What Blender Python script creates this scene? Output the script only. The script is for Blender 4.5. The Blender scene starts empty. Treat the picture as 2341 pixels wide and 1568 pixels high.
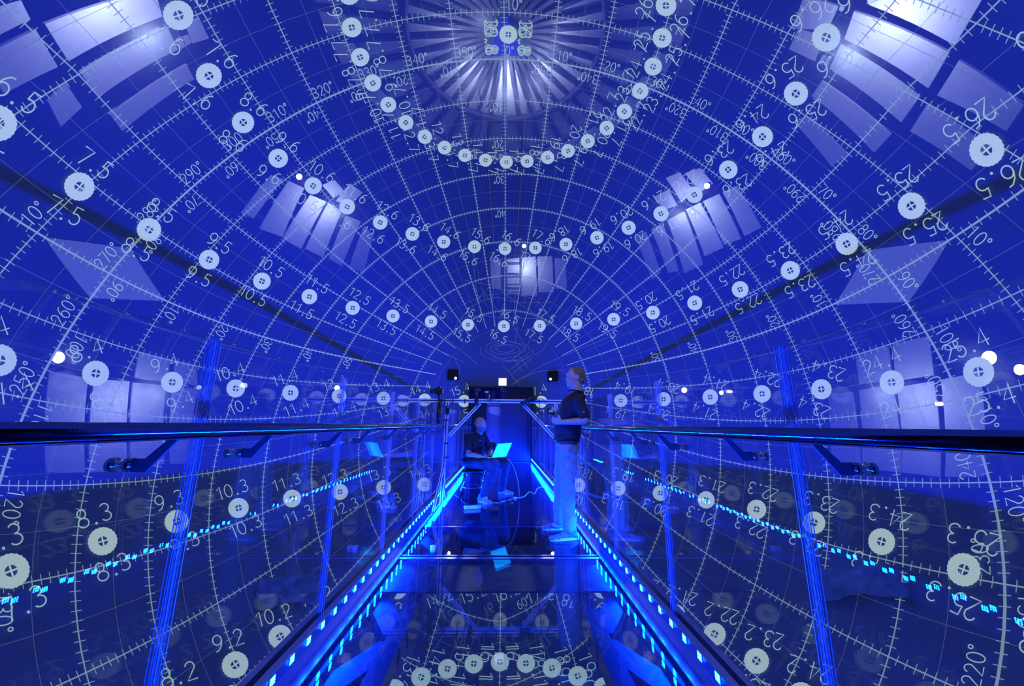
import bpy, bmesh, math, random
import numpy as np
from mathutils import Vector, Matrix
random.seed(4); rng = np.random.RandomState(4)
sc = bpy.context.scene
COL = sc.collection
# ------------------------------------------------------------ camera, world, exposure
F, PIT, YAW, ROL = 856.3, 0.2141, 0.0251, 0.0082      # focal length in pixels of the 2341 px wide frame
R = 6.7                                               # dome radius
EYE = np.array([0.0, 0.0, 1.17])
DC = np.array([0.0044 * R, 0.9337 * R, 1.17 + 0.188 * R])   # dome centre
def ray(u, v):
    u = u - 1170.5; v = v - 784.0
    c, s = math.cos(ROL), math.sin(ROL); u, v = u * c + v * s, -u * s + v * c
    x, y2, z2 = u / F, 1.0, -v / F
    c, s = math.cos(PIT), math.sin(PIT); y = y2 * c - z2 * s; z = y2 * s + z2 * c
    c, s = math.cos(YAW), math.sin(YAW)
    d = np.array([x * c + y * s, -x * s + y * c, z]); return d / np.linalg.norm(d)
def at(u, v, Y):                                      # world point behind a photo pixel on the plane y = Y
    d = ray(u, v); return EYE + d * (Y / d[1])
def proj(P):                                          # photo pixel of a world point
    d = np.array(P, float) - EYE; c, s = math.cos(YAW), math.sin(YAW); x, y, z = d[0] * c - d[1] * s, d[0] * s + d[1] * c, d[2]
    c, s = math.cos(PIT), math.sin(PIT); y2, z2 = y * c + z * s, -y * s + z * c
    if y2 < .2: return None
    u, v = F * x / y2, -F * z2 / y2; c, s = math.cos(ROL), math.sin(ROL); return 1170.5 + u * c - v * s, 784 + u * s + v * c
def atz(u, v, Z):
    d = ray(u, v); return EYE + d * ((Z - EYE[2]) / d[2])
def ats(u, v, k=1.0):                                 # on the sphere of k dome radii
    d = ray(u, v); q = EYE - DC; b = d @ q; c = q @ q - (k * R) ** 2
    return EYE + d * (-b + math.sqrt(b * b - c))
fw = ray(1170.5, 784); rt = ray(1270.5, 784); rt = rt - fw * (rt @ fw); rt /= np.linalg.norm(rt)
up = np.cross(rt, fw)
cam_d = bpy.data.cameras.new('camera'); cam = bpy.data.objects.new('camera', cam_d); COL.objects.link(cam)
cam.matrix_world = Matrix(((rt[0], up[0], -fw[0], EYE[0]), (rt[1], up[1], -fw[1], EYE[1]), (rt[2], up[2], -fw[2], EYE[2]), (0, 0, 0, 1)))
cam_d.sensor_width = 36; cam_d.lens = F / 2341 * 36; cam_d.clip_start = 0.02; cam_d.clip_end = 200
sc.camera = cam
w = bpy.data.worlds.new('hall_dark'); sc.world = w; w.use_nodes = True
w.node_tree.nodes['Background'].inputs[0].default_value = (0.01, 0.02, 0.08, 1)
w.node_tree.nodes['Background'].inputs[1].default_value = 0.05
sc.view_settings.view_transform = 'Standard'; sc.view_settings.look = 'None'
sc.view_settings.exposure = 0.0; sc.view_settings.gamma = 1.0
try: sc.view_settings.use_curve_mapping = False
except Exception: pass
cy = sc.cycles
cy.max_bounces = 14; cy.diffuse_bounces = 1; cy.glossy_bounces = 4; cy.transmission_bounces = 4
cy.transparent_max_bounces = 40; cy.sample_clamp_indirect = 3.0
cy.caustics_reflective = False; cy.caustics_refractive = False
LED_RGB = (0.0001, 0.040, 1.0); LED_POWER = 10000.0
# ------------------------------------------------------------ materials
def mat(name, col=(0.8, 0.8, 0.8), rough=0.5, metal=0.0, emit=None, es=1.0, bump=0.0, bscale=30, var=0.0, spec=0.5, sample=True):
    m = bpy.data.materials.new(name); m.use_nodes = True; nt = m.node_tree; b = nt.nodes['Principled BSDF']
    b.inputs['Base Color'].default_value = (*col, 1); b.inputs['Roughness'].default_value = rough
    b.inputs['Metallic'].default_value = metal; b.inputs['Specular IOR Level'].default_value = spec
    if emit: b.inputs['Emission Color'].default_value = (*emit, 1); b.inputs['Emission Strength'].default_value = es
    tc = nt.nodes.new('ShaderNodeTexCoord'); nz = nt.nodes.new('ShaderNodeTexNoise'); nz.inputs['Scale'].default_value = bscale
    nz.inputs['Detail'].default_value = 4
    nt.links.new(tc.outputs['Object'], nz.inputs['Vector'])
    if var > 0:
        mx = nt.nodes.new('ShaderNodeMix'); mx.data_type = 'RGBA'
        mx.inputs[6].default_value = (*[c * (1 - var) for c in col], 1); mx.inputs[7].default_value = (*[min(1, c * (1 + var)) for c in col], 1)
        nt.links.new(nz.outputs['Fac'], mx.inputs[0]); nt.links.new(mx.outputs[2], b.inputs['Base Color'])
    if bump > 0:
        bp = nt.nodes.new('ShaderNodeBump'); bp.inputs['Strength'].default_value = bump; bp.inputs['Distance'].default_value = 0.01
        nt.links.new(nz.outputs['Fac'], bp.inputs['Height']); nt.links.new(bp.outputs['Normal'], b.inputs['Normal'])
    if not sample:
        try: m.cycles.emission_sampling = 'NONE'
        except Exception: pass
    return m
def screen_mat(name, glow, strength, open_frac, albedo=(0.11, 0.17, 0.47)):
    """perforated projection skin: part of the light passes the holes, the rest is diffuse; it shows the projected image"""
    m = bpy.data.materials.new(name); m.use_nodes = True; nt = m.node_tree; nt.nodes.clear()
    o = nt.nodes.new('ShaderNodeOutputMaterial'); d = nt.nodes.new('ShaderNodeBsdfDiffuse'); d.inputs[0].default_value = (*albedo, 1)
    e = nt.nodes.new('ShaderNodeEmission'); e.inputs[0].default_value = (*glow, 1); e.inputs[1].default_value = strength
    tr = nt.nodes.new('ShaderNodeBsdfTranslucent'); tr.inputs[0].default_value = (0.5, 0.55, 0.62, 1); dm = nt.nodes.new('ShaderNodeMixShader'); dm.inputs[0].default_value = 0.035
    gl = nt.nodes.new('ShaderNodeBsdfGlossy'); gl.inputs['Roughness'].default_value = 0.62; gl.inputs[0].default_value = (albedo[0], albedo[1], albedo[2] * 1.3, 1); gm = nt.nodes.new('ShaderNodeMixShader'); gm.inputs[0].default_value = 0.35
    nt.links.new(d.outputs[0], gm.inputs[1]); nt.links.new(gl.outputs[0], gm.inputs[2]); d = gm
    nt.links.new(d.outputs[0], dm.inputs[1]); nt.links.new(tr.outputs[0], dm.inputs[2])
    a = nt.nodes.new('ShaderNodeAddShader'); nt.links.new(dm.outputs[0], a.inputs[0]); nt.links.new(e.outputs[0], a.inputs[1])
    out = a.outputs[0]
    if open_frac > 0:
        t = nt.nodes.new('ShaderNodeBsdfTransparent'); x = nt.nodes.new('ShaderNodeMixShader'); x.inputs[0].default_value = open_frac
        nt.links.new(out, x.inputs[1]); nt.links.new(t.outputs[0], x.inputs[2]); out = x.outputs[0]
    nt.links.new(out, o.inputs[0])
    try: m.cycles.emission_sampling = 'NONE'
    except Exception: pass
    return m
def glass_mat(name, tint, ior=1.45, refl=1.0, haze=0.0):
    m = bpy.data.materials.new(name); m.use_nodes = True; nt = m.node_tree; nt.nodes.clear()
    o = nt.nodes.new('ShaderNodeOutputMaterial'); t = nt.nodes.new('ShaderNodeBsdfTransparent'); t.inputs[0].default_value = (*tint, 1)
    g = nt.nodes.new('ShaderNodeBsdfGlossy'); g.inputs['Roughness'].default_value = 0.0; g.inputs[0].default_value = (refl, refl, refl, 1)
    f = nt.nodes.new('ShaderNodeFresnel'); f.inputs[0].default_value = ior
    # the fresnel of a thin slab is the same from both sides
    geo = nt.nodes.new('ShaderNodeNewGeometry'); dt = nt.nodes.new('ShaderNodeVectorMath'); dt.operation = 'DOT_PRODUCT'
    nt.links.new(geo.outputs['Incoming'], dt.inputs[0]); nt.links.new(geo.outputs['Normal'], dt.inputs[1])
    ab = nt.nodes.new('ShaderNodeMath'); ab.operation = 'ABSOLUTE'; nt.links.new(dt.outputs['Value'], ab.inputs[0])
    om = nt.nodes.new('ShaderNodeMath'); om.operation = 'SUBTRACT'; om.inputs[0].default_value = 1; nt.links.new(ab.outputs[0], om.inputs[1])
    pw = nt.nodes.new('ShaderNodeMath'); pw.operation = 'POWER'; pw.inputs[1].default_value = 5; nt.links.new(om.outputs[0], pw.inputs[0])
    r0 = ((ior - 1) / (ior + 1)) ** 2
    ml = nt.nodes.new('ShaderNodeMath'); ml.operation = 'MULTIPLY_ADD'; ml.inputs[1].default_value = 1 - r0; ml.inputs[2].default_value = r0
    nt.links.new(pw.outputs[0], ml.inputs[0])
    x = nt.nodes.new('ShaderNodeMixShader'); nt.links.new(ml.outputs[0], x.inputs[0])
    base = t.outputs[0]
    if haze > 0:
        df = nt.nodes.new('ShaderNodeBsdfDiffuse'); df.inputs[0].default_value = (0.6, 0.65, 0.95, 1)
        hx = nt.nodes.new('ShaderNodeMixShader'); hx.inputs[0].default_value = haze
        nt.links.new(base, hx.inputs[1]); nt.links.new(df.outputs[0], hx.inputs[2]); base = hx.outputs[0]
    nt.links.new(base, x.inputs[1]); nt.links.new(g.outputs[0], x.inputs[2]); nt.links.new(x.outputs[0], o.inputs[0])
    return m
M = {}
M['dome'] = screen_mat('dome_skin', (0.17, 0.30, 0.80), 0.030, 0.30)
M['line'] = screen_mat('projected_line', (0.60, 0.90, 0.74), 0.30, 0.0)
M['fine'] = screen_mat('projected_fine_line', (0.60, 0.85, 0.90), 0.13, 0.35)
M['disc'] = screen_mat('projected_disc', (0.72, 0.98, 0.78), 0.50, 0.0)
M['digit'] = screen_mat('projected_digit', (0.62, 0.92, 0.74), 0.46, 0.0)
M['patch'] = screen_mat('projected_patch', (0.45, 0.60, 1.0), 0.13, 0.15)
M['glass'] = glass_mat('balustrade_glass', (0.965, 0.975, 0.99), 1.5, 1.0, 0.0015)
M['glass_floor'] = glass_mat('walking_glass', (0.80, 0.86, 0.93), 1.5, 0.9, 0.004)
M['edge_glass'] = glass_mat('ground_glass_edge', (0.72, 0.78, 0.95), 1.5, 1.0, 0.16)
M['arris'] = mat('glass_arris', (0.5, 0.55, 0.8), 0.3, 0.0, bump=0.02, bscale=60)
M['steel'] = mat('polished_steel', (0.42, 0.44, 0.50), 0.09, 1.0, bump=0.02, bscale=200)
M['steel2'] = mat('bracket_steel', (0.16, 0.18, 0.25), 0.4, 0.7, bump=0.05, bscale=80)
M['kerb'] = mat('kerb_steel', (0.30, 0.34, 0.5), 0.24, 1.0, bump=0.05, bscale=15, var=0.3)
M['floor'] = mat('dark_gloss_floor', (0.006, 0.012, 0.045), 0.07, 0.0, bump=0.04, bscale=9, var=0.5, spec=0.6)
M['floor2'] = mat('dark_board', (0.010, 0.022, 0.09), 0.16, 0.0, bump=0.2, bscale=14, var=0.6, spec=0.55)
M['beam'] = mat('black_painted_beam', (0.006, 0.008, 0.016), 0.35, 0.0, spec=0.3, bump=0.1, bscale=25, var=0.4)
M['black'] = mat('black_plastic', (0.008, 0.008, 0.011), 0.35, bump=0.05, bscale=90)
M['portal'] = mat('portal_black', (0.004, 0.005, 0.010), 0.5, spec=0.25, bump=0.03, bscale=20)
M['door'] = mat('door_dark_paint', (0.010, 0.014, 0.06), 0.45, bump=0.05, bscale=40, var=0.2)
M['brushed'] = mat('brushed_steel', (0.45, 0.48, 0.58), 0.28, 1.0, bump=0.05, bscale=50)
M['alu'] = mat('aluminium_profile', (0.85, 0.87, 0.92), 0.35, 0.15, bump=0.05, bscale=70)
M['alu_slot'] = mat('profile_slot', (0.05, 0.06, 0.10), 0.5, 0.3, bump=0.05)
M['white'] = mat('white_plastic', (0.75, 0.76, 0.8), 0.35, bump=0.03)
M['lamp'] = mat('lamp_glow', (0.9, 0.9, 0.9), 0.5, emit=(0.86, 0.93, 1.0), es=30, sample=False)
M['lamp2'] = mat('led_panel_glow', (0.9, 0.9, 0.9), 0.5, emit=(0.85, 0.95, 1.0), es=1.15)
M['lens'] = mat('projector_lens_glow', (0.9, 0.9, 0.9), 0.2, emit=(0.75, 0.9, 1.0), es=6)
M['laptop'] = mat('laptop_silver', (0.55, 0.58, 0.65), 0.3, 0.6, bump=0.02)
M['lid'] = mat('lid_painted_glow', (0.2, 0.6, 0.7), 0.3, emit=(0.006, 0.86, 1.0), es=1.05)  # lid brightness put in as emission, not cast by any lamp
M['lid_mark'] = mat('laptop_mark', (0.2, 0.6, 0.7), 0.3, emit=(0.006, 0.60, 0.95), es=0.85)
M['screen_small'] = mat('monitor_picture', (0.02, 0.02, 0.02), 0.2, emit=(0.08, 0.35, 0.6), es=0.6)
M['skin'] = mat('skin', (0.42, 0.27, 0.22), 0.5, bump=0.1, bscale=60, var=0.12)
M['hair'] = mat('short_fair_hair', (0.16, 0.11, 0.07), 0.7, bump=0.6, bscale=160, var=0.4)
M['hair2'] = mat('shaved_grey_hair', (0.20, 0.17, 0.15), 0.7, bump=0.4, bscale=200, var=0.3)
M['eye'] = mat('eye_white', (0.6, 0.6, 0.6), 0.15)
M['iris'] = mat('iris_dark', (0.03, 0.04, 0.06), 0.1)
M['lip'] = mat('lips', (0.36, 0.18, 0.16), 0.45)
M['shirt'] = mat('dark_polo_cloth', (0.008, 0.009, 0.020), 0.85, bump=0.35, bscale=22, var=0.3)
M['mark'] = mat('embroidered_mark', (0.25, 0.27, 0.35), 0.7)
M['jeans'] = mat('blue_denim', (0.22, 0.26, 0.27), 0.85, bump=0.8, bscale=16, var=0.3)
M['jeans2'] = mat('dark_denim', (0.02, 0.03, 0.05), 0.85, bump=0.7, bscale=16, var=0.3)
M['belt'] = mat('belt_leather', (0.02, 0.018, 0.016), 0.5)
M['shoe'] = mat('shoe_canvas', (0.10, 0.16, 0.28), 0.8, bump=0.3, bscale=90, var=0.2)
M['shoe2'] = mat('trainer_mesh', (0.18, 0.24, 0.40), 0.7, bump=0.3, bscale=90, var=0.4)
M['sole'] = mat('rubber_sole', (0.6, 0.63, 0.7), 0.6, bump=0.1)
M['pane'] = mat('hall_pane', (0.70, 0.73, 0.85), 0.8, bump=0.25, bscale=12, var=0.10)
M['roofcloth'] = mat('roof_membrane', (0.70, 0.72, 0.82), 0.8, bump=0.2, bscale=10, var=0.1)
M['hallbeam'] = mat('hall_frame_paint', (0.015, 0.02, 0.05), 0.6, bump=0.1)
M['film'] = mat('crumpled_reflection', (0.12, 0.22, 0.8), 0.25, bump=0.5, bscale=6, var=0.5)
M['cable'] = mat('white_cable', (0.5, 0.52, 0.6), 0.5)
M['cable2'] = mat('black_cable', (0.01, 0.01, 0.015), 0.5)
M['led_board'] = mat('led_board', (0.3, 0.35, 0.5), 0.4)
M['led'] = bpy.data.materials.new('blue_led'); M['led'].use_nodes = True
_nt = M['led'].node_tree; _nt.nodes.clear(); _o = _nt.nodes.new('ShaderNodeOutputMaterial'); _e = _nt.nodes.new('ShaderNodeEmission')
_e.inputs[0].default_value = (*LED_RGB, 1); _e.inputs[1].default_value = LED_POWER; _nt.links.new(_e.outputs[0], _o.inputs[0])
# ------------------------------------------------------------ mesh helpers
ORG = {}
def tag(o, label=None, cat=None, group=None, kind=None):
    if label: o['label'] = label
    if cat: o['category'] = cat
    if group: o['group'] = group
    if kind: o['kind'] = kind
    return o
def empty(name, loc, label=None, cat=None, group=None, kind=None):
    o = bpy.data.objects.new(name, None); COL.objects.link(o); o.location = tuple(loc); o.empty_display_size = 0.1
    ORG[o.name] = np.array(loc, float); return tag(o, label, cat, group, kind)
def unit(v):
    v = np.array(v, float); n = np.linalg.norm(v); return v / n if n > 1e-12 else v
def perp(t):
    t = unit(t); a = np.array([0, 0, 1.0]) if abs(t[2]) < 0.9 else np.array([0, 1.0, 0])
    s = unit(np.cross(t, a)); return s, np.cross(s, t)
class MB:
    def __init__(s): s.v = []; s.f = []; s.mi = []; s.cur = 0
    def add(s, vs, fs):
        n = len(s.v); s.v.extend([tuple(map(float, p)) for p in vs]); s.f.extend([tuple(i + n for i in f) for f in fs]); s.mi.extend([s.cur] * len(fs)); return s
    def quad(s, *p): return s.add(p, [tuple(range(len(p)))])
    def box(s, c, d, ax=None, bev=0.0):
        c = np.array(c, float); hx, hy, hz = [k / 2 for k in d]
        ax = np.eye(3) if ax is None else np.array(ax, float)
        if bev <= 0:
            vs = [c + ax[0] * sx * hx + ax[1] * sy * hy + ax[2] * sz * hz for sx in (-1, 1) for sy in (-1, 1) for sz in (-1, 1)]
            return s.add(vs, [(0, 1, 3, 2), (4, 6, 7, 5), (0, 4, 5, 1), (2, 3, 7, 6), (0, 2, 6, 4), (1, 5, 7, 3)])
        bm = bmesh.new(); bmesh.ops.create_cube(bm, size=1.0)
        for v in bm.verts: v.co = Vector((v.co.x * d[0], v.co.y * d[1], v.co.z * d[2]))
        bmesh.ops.bevel(bm, geom=list(bm.edges), offset=bev, segments=2, affect='EDGES', profile=0.5)
        bm.verts.index_update()
        vs = [c + ax[0] * v.co.x + ax[1] * v.co.y + ax[2] * v.co.z for v in bm.verts]
        fs = [tuple(v.index for v in f.verts) for f in bm.faces]; bm.free(); return s.add(vs, fs)
    def tube(s, pts, r, n=10, cap=True):
        pts = [np.array(p, float) for p in pts]; k = len(pts); rs = r if hasattr(r, '__len__') else [r] * k
        vs = []; a = None
        for i, p in enumerate(pts):
            t = unit(pts[min(i + 1, k - 1)] - pts[max(i - 1, 0)])
            if a is None: a, b = perp(t)
            else: a = unit(a - t * (a @ t)); b = np.cross(a, t)
            for j in range(n):
                th = 2 * math.pi * j / n; vs.append(p + (a * math.cos(th) + b * math.sin(th)) * rs[i])
        fs = [(i * n + j, i * n + (j + 1) % n, (i + 1) * n + (j + 1) % n, (i + 1) * n + j) for i in range(k - 1) for j in range(n)]
        if cap: fs += [tuple(range(n - 1, -1, -1)), tuple((k - 1) * n + j for j in range(n))]
        return s.add(vs, fs)
    def ell(s, c, rad, ax=None, nu=16, nv=10):
        ax = np.eye(3) if ax is None else np.array(ax, float); c = np.array(c, float); vs = []
        for i in range(1, nv):
            ph = math.pi * i / nv
            for j in range(nu):
                th = 2 * math.pi * j / nu
                vs.append(c + ax[0] * rad[0] * math.sin(ph) * math.cos(th) + ax[1] * rad[1] * math.sin(ph) * math.sin(th) + ax[2] * rad[2] * math.cos(ph))
        t = len(vs); vs += [c + ax[2] * rad[2], c - ax[2] * rad[2]]
        fs = [(i * nu + j, (i + 1) * nu + j, (i + 1) * nu + (j + 1) % nu, i * nu + (j + 1) % nu) for i in range(nv - 2) for j in range(nu)]
        fs += [(t, j, (j + 1) % nu) for j in range(nu)] + [(t + 1, (nv - 2) * nu + (j + 1) % nu, (nv - 2) * nu + j) for j in range(nu)]
        return s.add(vs, fs)
    def limb(s, p0, p1, r0, r1, n=14, flat=None):
        """tapered capsule; flat=(axis, factor) squashes the section along an axis"""
        p0, p1 = np.array(p0, float), np.array(p1, float); t = unit(p1 - p0); pts = []; rs = []
        for k in range(1, 5):
            a = math.pi / 2 * k / 5; pts.append(p0 - t * r0 * math.cos(a)); rs.append(r0 * math.sin(a))
        pts.append(p0); rs.append(r0); pts.append((p0 + p1) / 2); rs.append((r0 + r1) / 2); pts.append(p1); rs.append(r1)
        for k in range(4, 0, -1):
            a = math.pi / 2 * k / 5; pts.append(p1 + t * r1 * math.cos(a)); rs.append(r1 * math.sin(a))
        i0 = len(s.v); s.tube(pts, rs, n)
        if flat is not None:
            ax, k = unit(flat[0]), flat[1]
            for i in range(i0, len(s.v)):
                q = np.array(s.v[i]); h = (q - p0) @ t; c = p0 + t * h; dlt = q - c
                s.v[i] = tuple(c + dlt - ax * (dlt @ ax) * (1 - k))
        return s
    def build(s, name, m, parent=None, smooth=False, **kw):
        o0 = ORG[parent.name] if parent is not None and parent.name in ORG else np.zeros(3)
        me = bpy.data.meshes.new(name); me.from_pydata([tuple(np.array(p) - o0) for p in s.v], [], s.f)
        for mm in (m if isinstance(m, (list, tuple)) else [m]): me.materials.append(mm)
        if any(s.mi): me.polygons.foreach_set('material_index', s.mi)
        if smooth: me.polygons.foreach_set('use_smooth', [True] * len(me.polygons))
        me.update()
        o = bpy.data.objects.new(name, me); COL.objects.link(o)
        if parent is not None: o.parent = parent; ORG[o.name] = o0
        else: ORG[o.name] = np.zeros(3)
        return tag(o, **kw)
def remesh(o, vox, it=3, smooth=0.5):
    r = o.modifiers.new('r', 'REMESH'); r.mode = 'VOXEL'; r.voxel_size = vox; r.use_smooth_shade = True
    q = o.modifiers.new('s', 'SMOOTH'); q.iterations = it; q.factor = smooth
    dg = bpy.context.evaluated_depsgraph_get(); me = bpy.data.meshes.new_from_object(o.evaluated_get(dg))
    mats = list(o.data.materials); o.modifiers.clear(); o.data = me
    if not me.materials:
        for mm in mats: me.materials.append(mm)
    return o
def folds(o, amp, fz, seed, z0=-9.0):
    """cloth creases: slanting ridges pushed along the normals"""
    from mathutils import noise as mn
    me = o.data; me.update(); nr = [v.normal.copy() for v in me.vertices]
    for v, n in zip(me.vertices, nr):
        p = v.co; w_ = mn.noise(Vector((p.x * 5 + seed, p.y * 5, p.z * 2.2)))
        r_ = mn.noise(Vector((p.x * 3 + 1.5 * w_, p.y * 3, p.z * fz + p.x * 6 + seed)))
        v.co = p + n * amp * ((1 - abs(r_) * 3.2) * .8 + .5 * w_)
    me.update(); return o
def share(src, name, parent, off):
    c = bpy.data.objects.new(name, src.data); COL.objects.link(c); c.parent = parent; c.location = tuple(off)
    ORG[c.name] = ORG.get(parent.name, np.zeros(3)); return c
# ------------------------------------------------------------ the dome
dome = MB(); NU, NV = 96, 64
vs = []
def bridge_hole(p):   # doorway cut where the bridge passes through the skin at the near end
    q = p; return q[1] < 0.35 and abs(q[0]) < 1.06 and -0.30 < q[2] < 2.4
for i in range(NV + 1):
    el = -math.pi / 2 + math.pi * i / NV
    for j in range(NU):
        a = 2 * math.pi * j / NU
        vs.append(DC + R * np.array([math.cos(el) * math.sin(a), math.cos(el) * math.cos(a), math.sin(el)]))
fs = []
for i in range(NV):
    for j in range(NU):
        q = (i * NU + j, (i + 1) * NU + j, (i + 1) * NU + (j + 1) % NU, i * NU + (j + 1) % NU)
        if not bridge_hole(np.mean([vs[k] for k in q], axis=0)): fs.append(q)
dome.add(vs, fs)
dome_o = dome.build('wall_dome', M['dome'], None, True, kind='structure', label='blue spherical projection dome skin enclosing the bridge')
# ------------------------------------------------------------ projected picture on the dome
GI = [(0, 0), (0, 1), (0, 2), (0, 3), (1, 0), (1, 1), (1, 2), (1, 3), (2, 0), (2, 1)]
CA = [0.949, 0.124, 1.0787, -1.1073, 0.1276, -0.5872, 0.8877, 0.4712, 0.1473, 0.5252, 0.0194, 0.0043, 0.2687, -1.0748]
CB = [-0.0779, -0.4116, 0.4938, -0.246, 0.1032, 0.265, -0.0952, -0.3662, -0.2143, 0.2203, -0.0037, -0.0021, 0.0067, -0.0014]
def G(lam, th):      # the projected graticule (its latitude, longitude in degrees) as a direction from the dome centre
    th = (th + 180) % 360 - 180
    L = min(max(lam, -20), 90) / 90; T = (th / 180) ** 2; t = th / 180
    g = sum(c * L ** i * T ** j for (i, j), c in zip(GI, CA)) + sum(c * L ** i * t ** k * (1 - T) for (i, k), c in zip([(0, 1), (0, 3), (1, 1), (1, 3)], CA[10:]))
    a = math.radians(90 - (90 - lam) * g)
    b = th + th * (1 - T) * sum(c * L ** i * T ** j for (i, j), c in zip(GI, CB)) + 180 * (1 - T) * sum(c * L ** i * t ** k for (i, k), c in zip([(0, 0), (0, 2), (1, 0), (1, 2)], CB[10:]))
    b = math.radians(b)
    return np.array([math.cos(a) * math.sin(b), math.sin(a), math.cos(a) * math.cos(b)])
def A(el, az):
    el, az = math.radians(el), math.radians(az); return np.array([math.cos(el) * math.sin(az), math.cos(el) * math.cos(az), math.sin(el)])
D2 = math.pi / 180
def clear(n, k=0.998):      # keep the picture off the doorway and the portal
    p = DC + n * R; return p[1] > 0.55 and not (abs(p[0]) < 1.05 and p[2] < 2.36 and p[2] > -0.3 and p[1] > 10)
def ribbon(mb, dirs, wdeg, k):
    """strip of angular width wdeg along unit directions, k dome radii out"""
    run = []
    def flush():
        if len(run) < 2: run.clear(); return
        L = []
        for i, n in enumerate(run):
            t = run[min(i + 1, len(run) - 1)] - run[max(i - 1, 0)]; s = unit(np.cross(n, t)) * wdeg * D2 / 2
            L += [DC + unit(n + s) * R * k, DC + unit(n - s) * R * k]
        mb.add(L, [(2 * i, 2 * i + 1, 2 * i + 3, 2 * i + 2) for i in range(len(run) - 1)]); run.clear()
    for n in dirs:
        if clear(n): run.append(n)
        else: flush()
    flush()
def tick(mb, n, t, half, wdeg, k):
    if not clear(n): return
    s = unit(np.cross(n, t)); t = unit(t)
    a = [DC + unit(n + s * half * D2 * x + t * wdeg * D2 / 2 * y) * R * k for x, y in ((-1, -1), (1, -1), (1, 1), (-1, 1))]
    mb.quad(*a)
grid = empty('projected_map_grid', DC, 'white longitude and latitude grid with tick marks projected over the blue dome', 'projected image')
for th in range(-180, 180, 10):
    mb = MB(); wd = 0.24 if th in (90, -90) else 0.15
    ribbon(mb, [G(l, th) for l in np.arange(-52, 74.1, 1.5)], wd, 0.9975)
    for q in range(-50, 66):
        if q % 10 == 0: continue
        n = G(q, th); tick(mb, n, G(q + .5, th) - n, 0.60 if q < 30 else 0.38, 0.09, 0.9972)
    if mb.v: mb.build('meridian_line', M['line'], grid)
    mb = MB(); ribbon(mb, [G(l, th + 5) for l in np.arange(-52, 70, 2)], 0.07, 0.998)
    if mb.v: mb.build('fine_meridian_line', M['fine'], grid)
for la in range(-50, 71, 10):
    mb = MB(); wd = 0.30 if la == 0 else (0.15 if la < 70 else 0.08)
    ribbon(mb, [G(la, t) for t in np.arange(-180, 180.1, 2)], wd, 0.9978)
    for q in range(-180, 180):
        if q % 10 == 0: continue
        if la >= 60 and q % 2: continue
        n = G(la, q); tick(mb, n, G(la, q + .5) - n, 0.60 if la < 30 else 0.40, 0.09, 0.9972)
    if mb.v: mb.build('parallel_line', M['line'], grid)
    mb = MB(); ribbon(mb, [G(la + 5, t) for t in np.arange(-180, 180.1, 2)], 0.07, 0.9982)
    if mb.v: mb.build('fine_parallel_line', M['fine'], grid)
# single-stroke digits in a box 0.6 wide and 1 high
def arc(cx, cy_, rx, ry, a0, a1, n=9): return [(cx + rx * math.cos(math.radians(a0 + (a1 - a0) * i / n)), cy_ + ry * math.sin(math.radians(a0 + (a1 - a0) * i / n))) for i in range(n + 1)]
GL = {
 '0': [arc(.3, .5, .28, .5, 90, 450, 18)], '1': [[(.08, .78), (.34, 1.0), (.34, 0)]],
 '2': [arc(.29, .72, .25, .28, 165, -20, 9) + [(.36, .42), (.04, 0), (.58, 0)]],
 '3': [arc(.27, .76, .24, .24, 150, -90, 9) + arc(.27, .26, .28, .26, 90, -150, 10)],
 '4': [[(.44, 0), (.44, 1.0), (.02, .30), (.62, .30)]],
 '5': [[(.52, 1.0), (.13, 1.0), (.09, .56)] + arc(.28, .31, .27, .31, 120, -150, 11)],
 '6': [arc(.30, .30, .26, .30, 90, 450, 16), [(.50, .98), (.30, .92), (.12, .68), (.04, .38), (.04, .28)]],
 '7': [[(.02, 1.0), (.58, 1.0), (.20, 0)]],
 '8': [arc(.30, .76, .22, .24, -90, 270, 16), arc(.30, .26, .28, .26, 90, 450, 16)],
 '9': [arc(.30, .70, .26, .30, 90, 450, 16), [(.10, .02), (.30, .08), (.48, .32), (.56, .62), (.56, .72)]],
 '.': [arc(.3, .03, .045, .045, 0, 360, 6)], 'o': [arc(.14, .86, .12, .13, 0, 360, 10)]}
def write(mb, txt, n, d, h, adv, k, wd=0.16, slim=1.0):
    """write txt centred on direction n, running along tangent d, as seen from inside the dome"""
    d = unit(d - n * (d @ n)); u = np.cross(d, -n); u = -unit(u)
    x0 = -adv * len(txt) / 2
    for i, ch in enumerate(txt):
        for st in GL[ch]:
            pts = [unit(n + d * D2 * (x0 + i * adv + a * h * slim) + u * D2 * (b - .5) * h) for a, b in st]
            ribbon(mb, pts, wd, k)
def disc_dirs(mb, n, r, k):
    a, b = perp(n); P = lambda x, y: DC + unit(n + a * D2 * x + b * D2 * y) * R * k
    m = 44; ri = r * .34
    out = [P(r * (1 + (.03 if j % 2 else -.015)) * math.cos(2 * math.pi * j / m), r * (1 + (.03 if j % 2 else -.015)) * math.sin(2 * math.pi * j / m)) for j in range(m)]
    inn = [P(ri * math.cos(2 * math.pi * j / m), ri * math.sin(2 * math.pi * j / m)) for j in range(m)]
    mb.add(out + inn, [(j, (j + 1) % m, m + (j + 1) % m, m + j) for j in range(m)])
    w_ = r * .055
    mb.quad(P(-ri, -w_), P(ri, -w_), P(ri, w_), P(-ri, w_)); mb.quad(P(-w_, -ri), P(w_, -ri), P(w_, ri), P(-w_, ri))
pins = empty('projected_calibration_dots', DC, 'rows of pale scalloped calibration discs with number pairs projected on the dome', 'projected image')
ROWEL = {1: -65.6, 2: -49.4, 3: -26.8, 4: -4.3, 5: 18.1, 6: 40.7, 7: 63.4}
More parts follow.
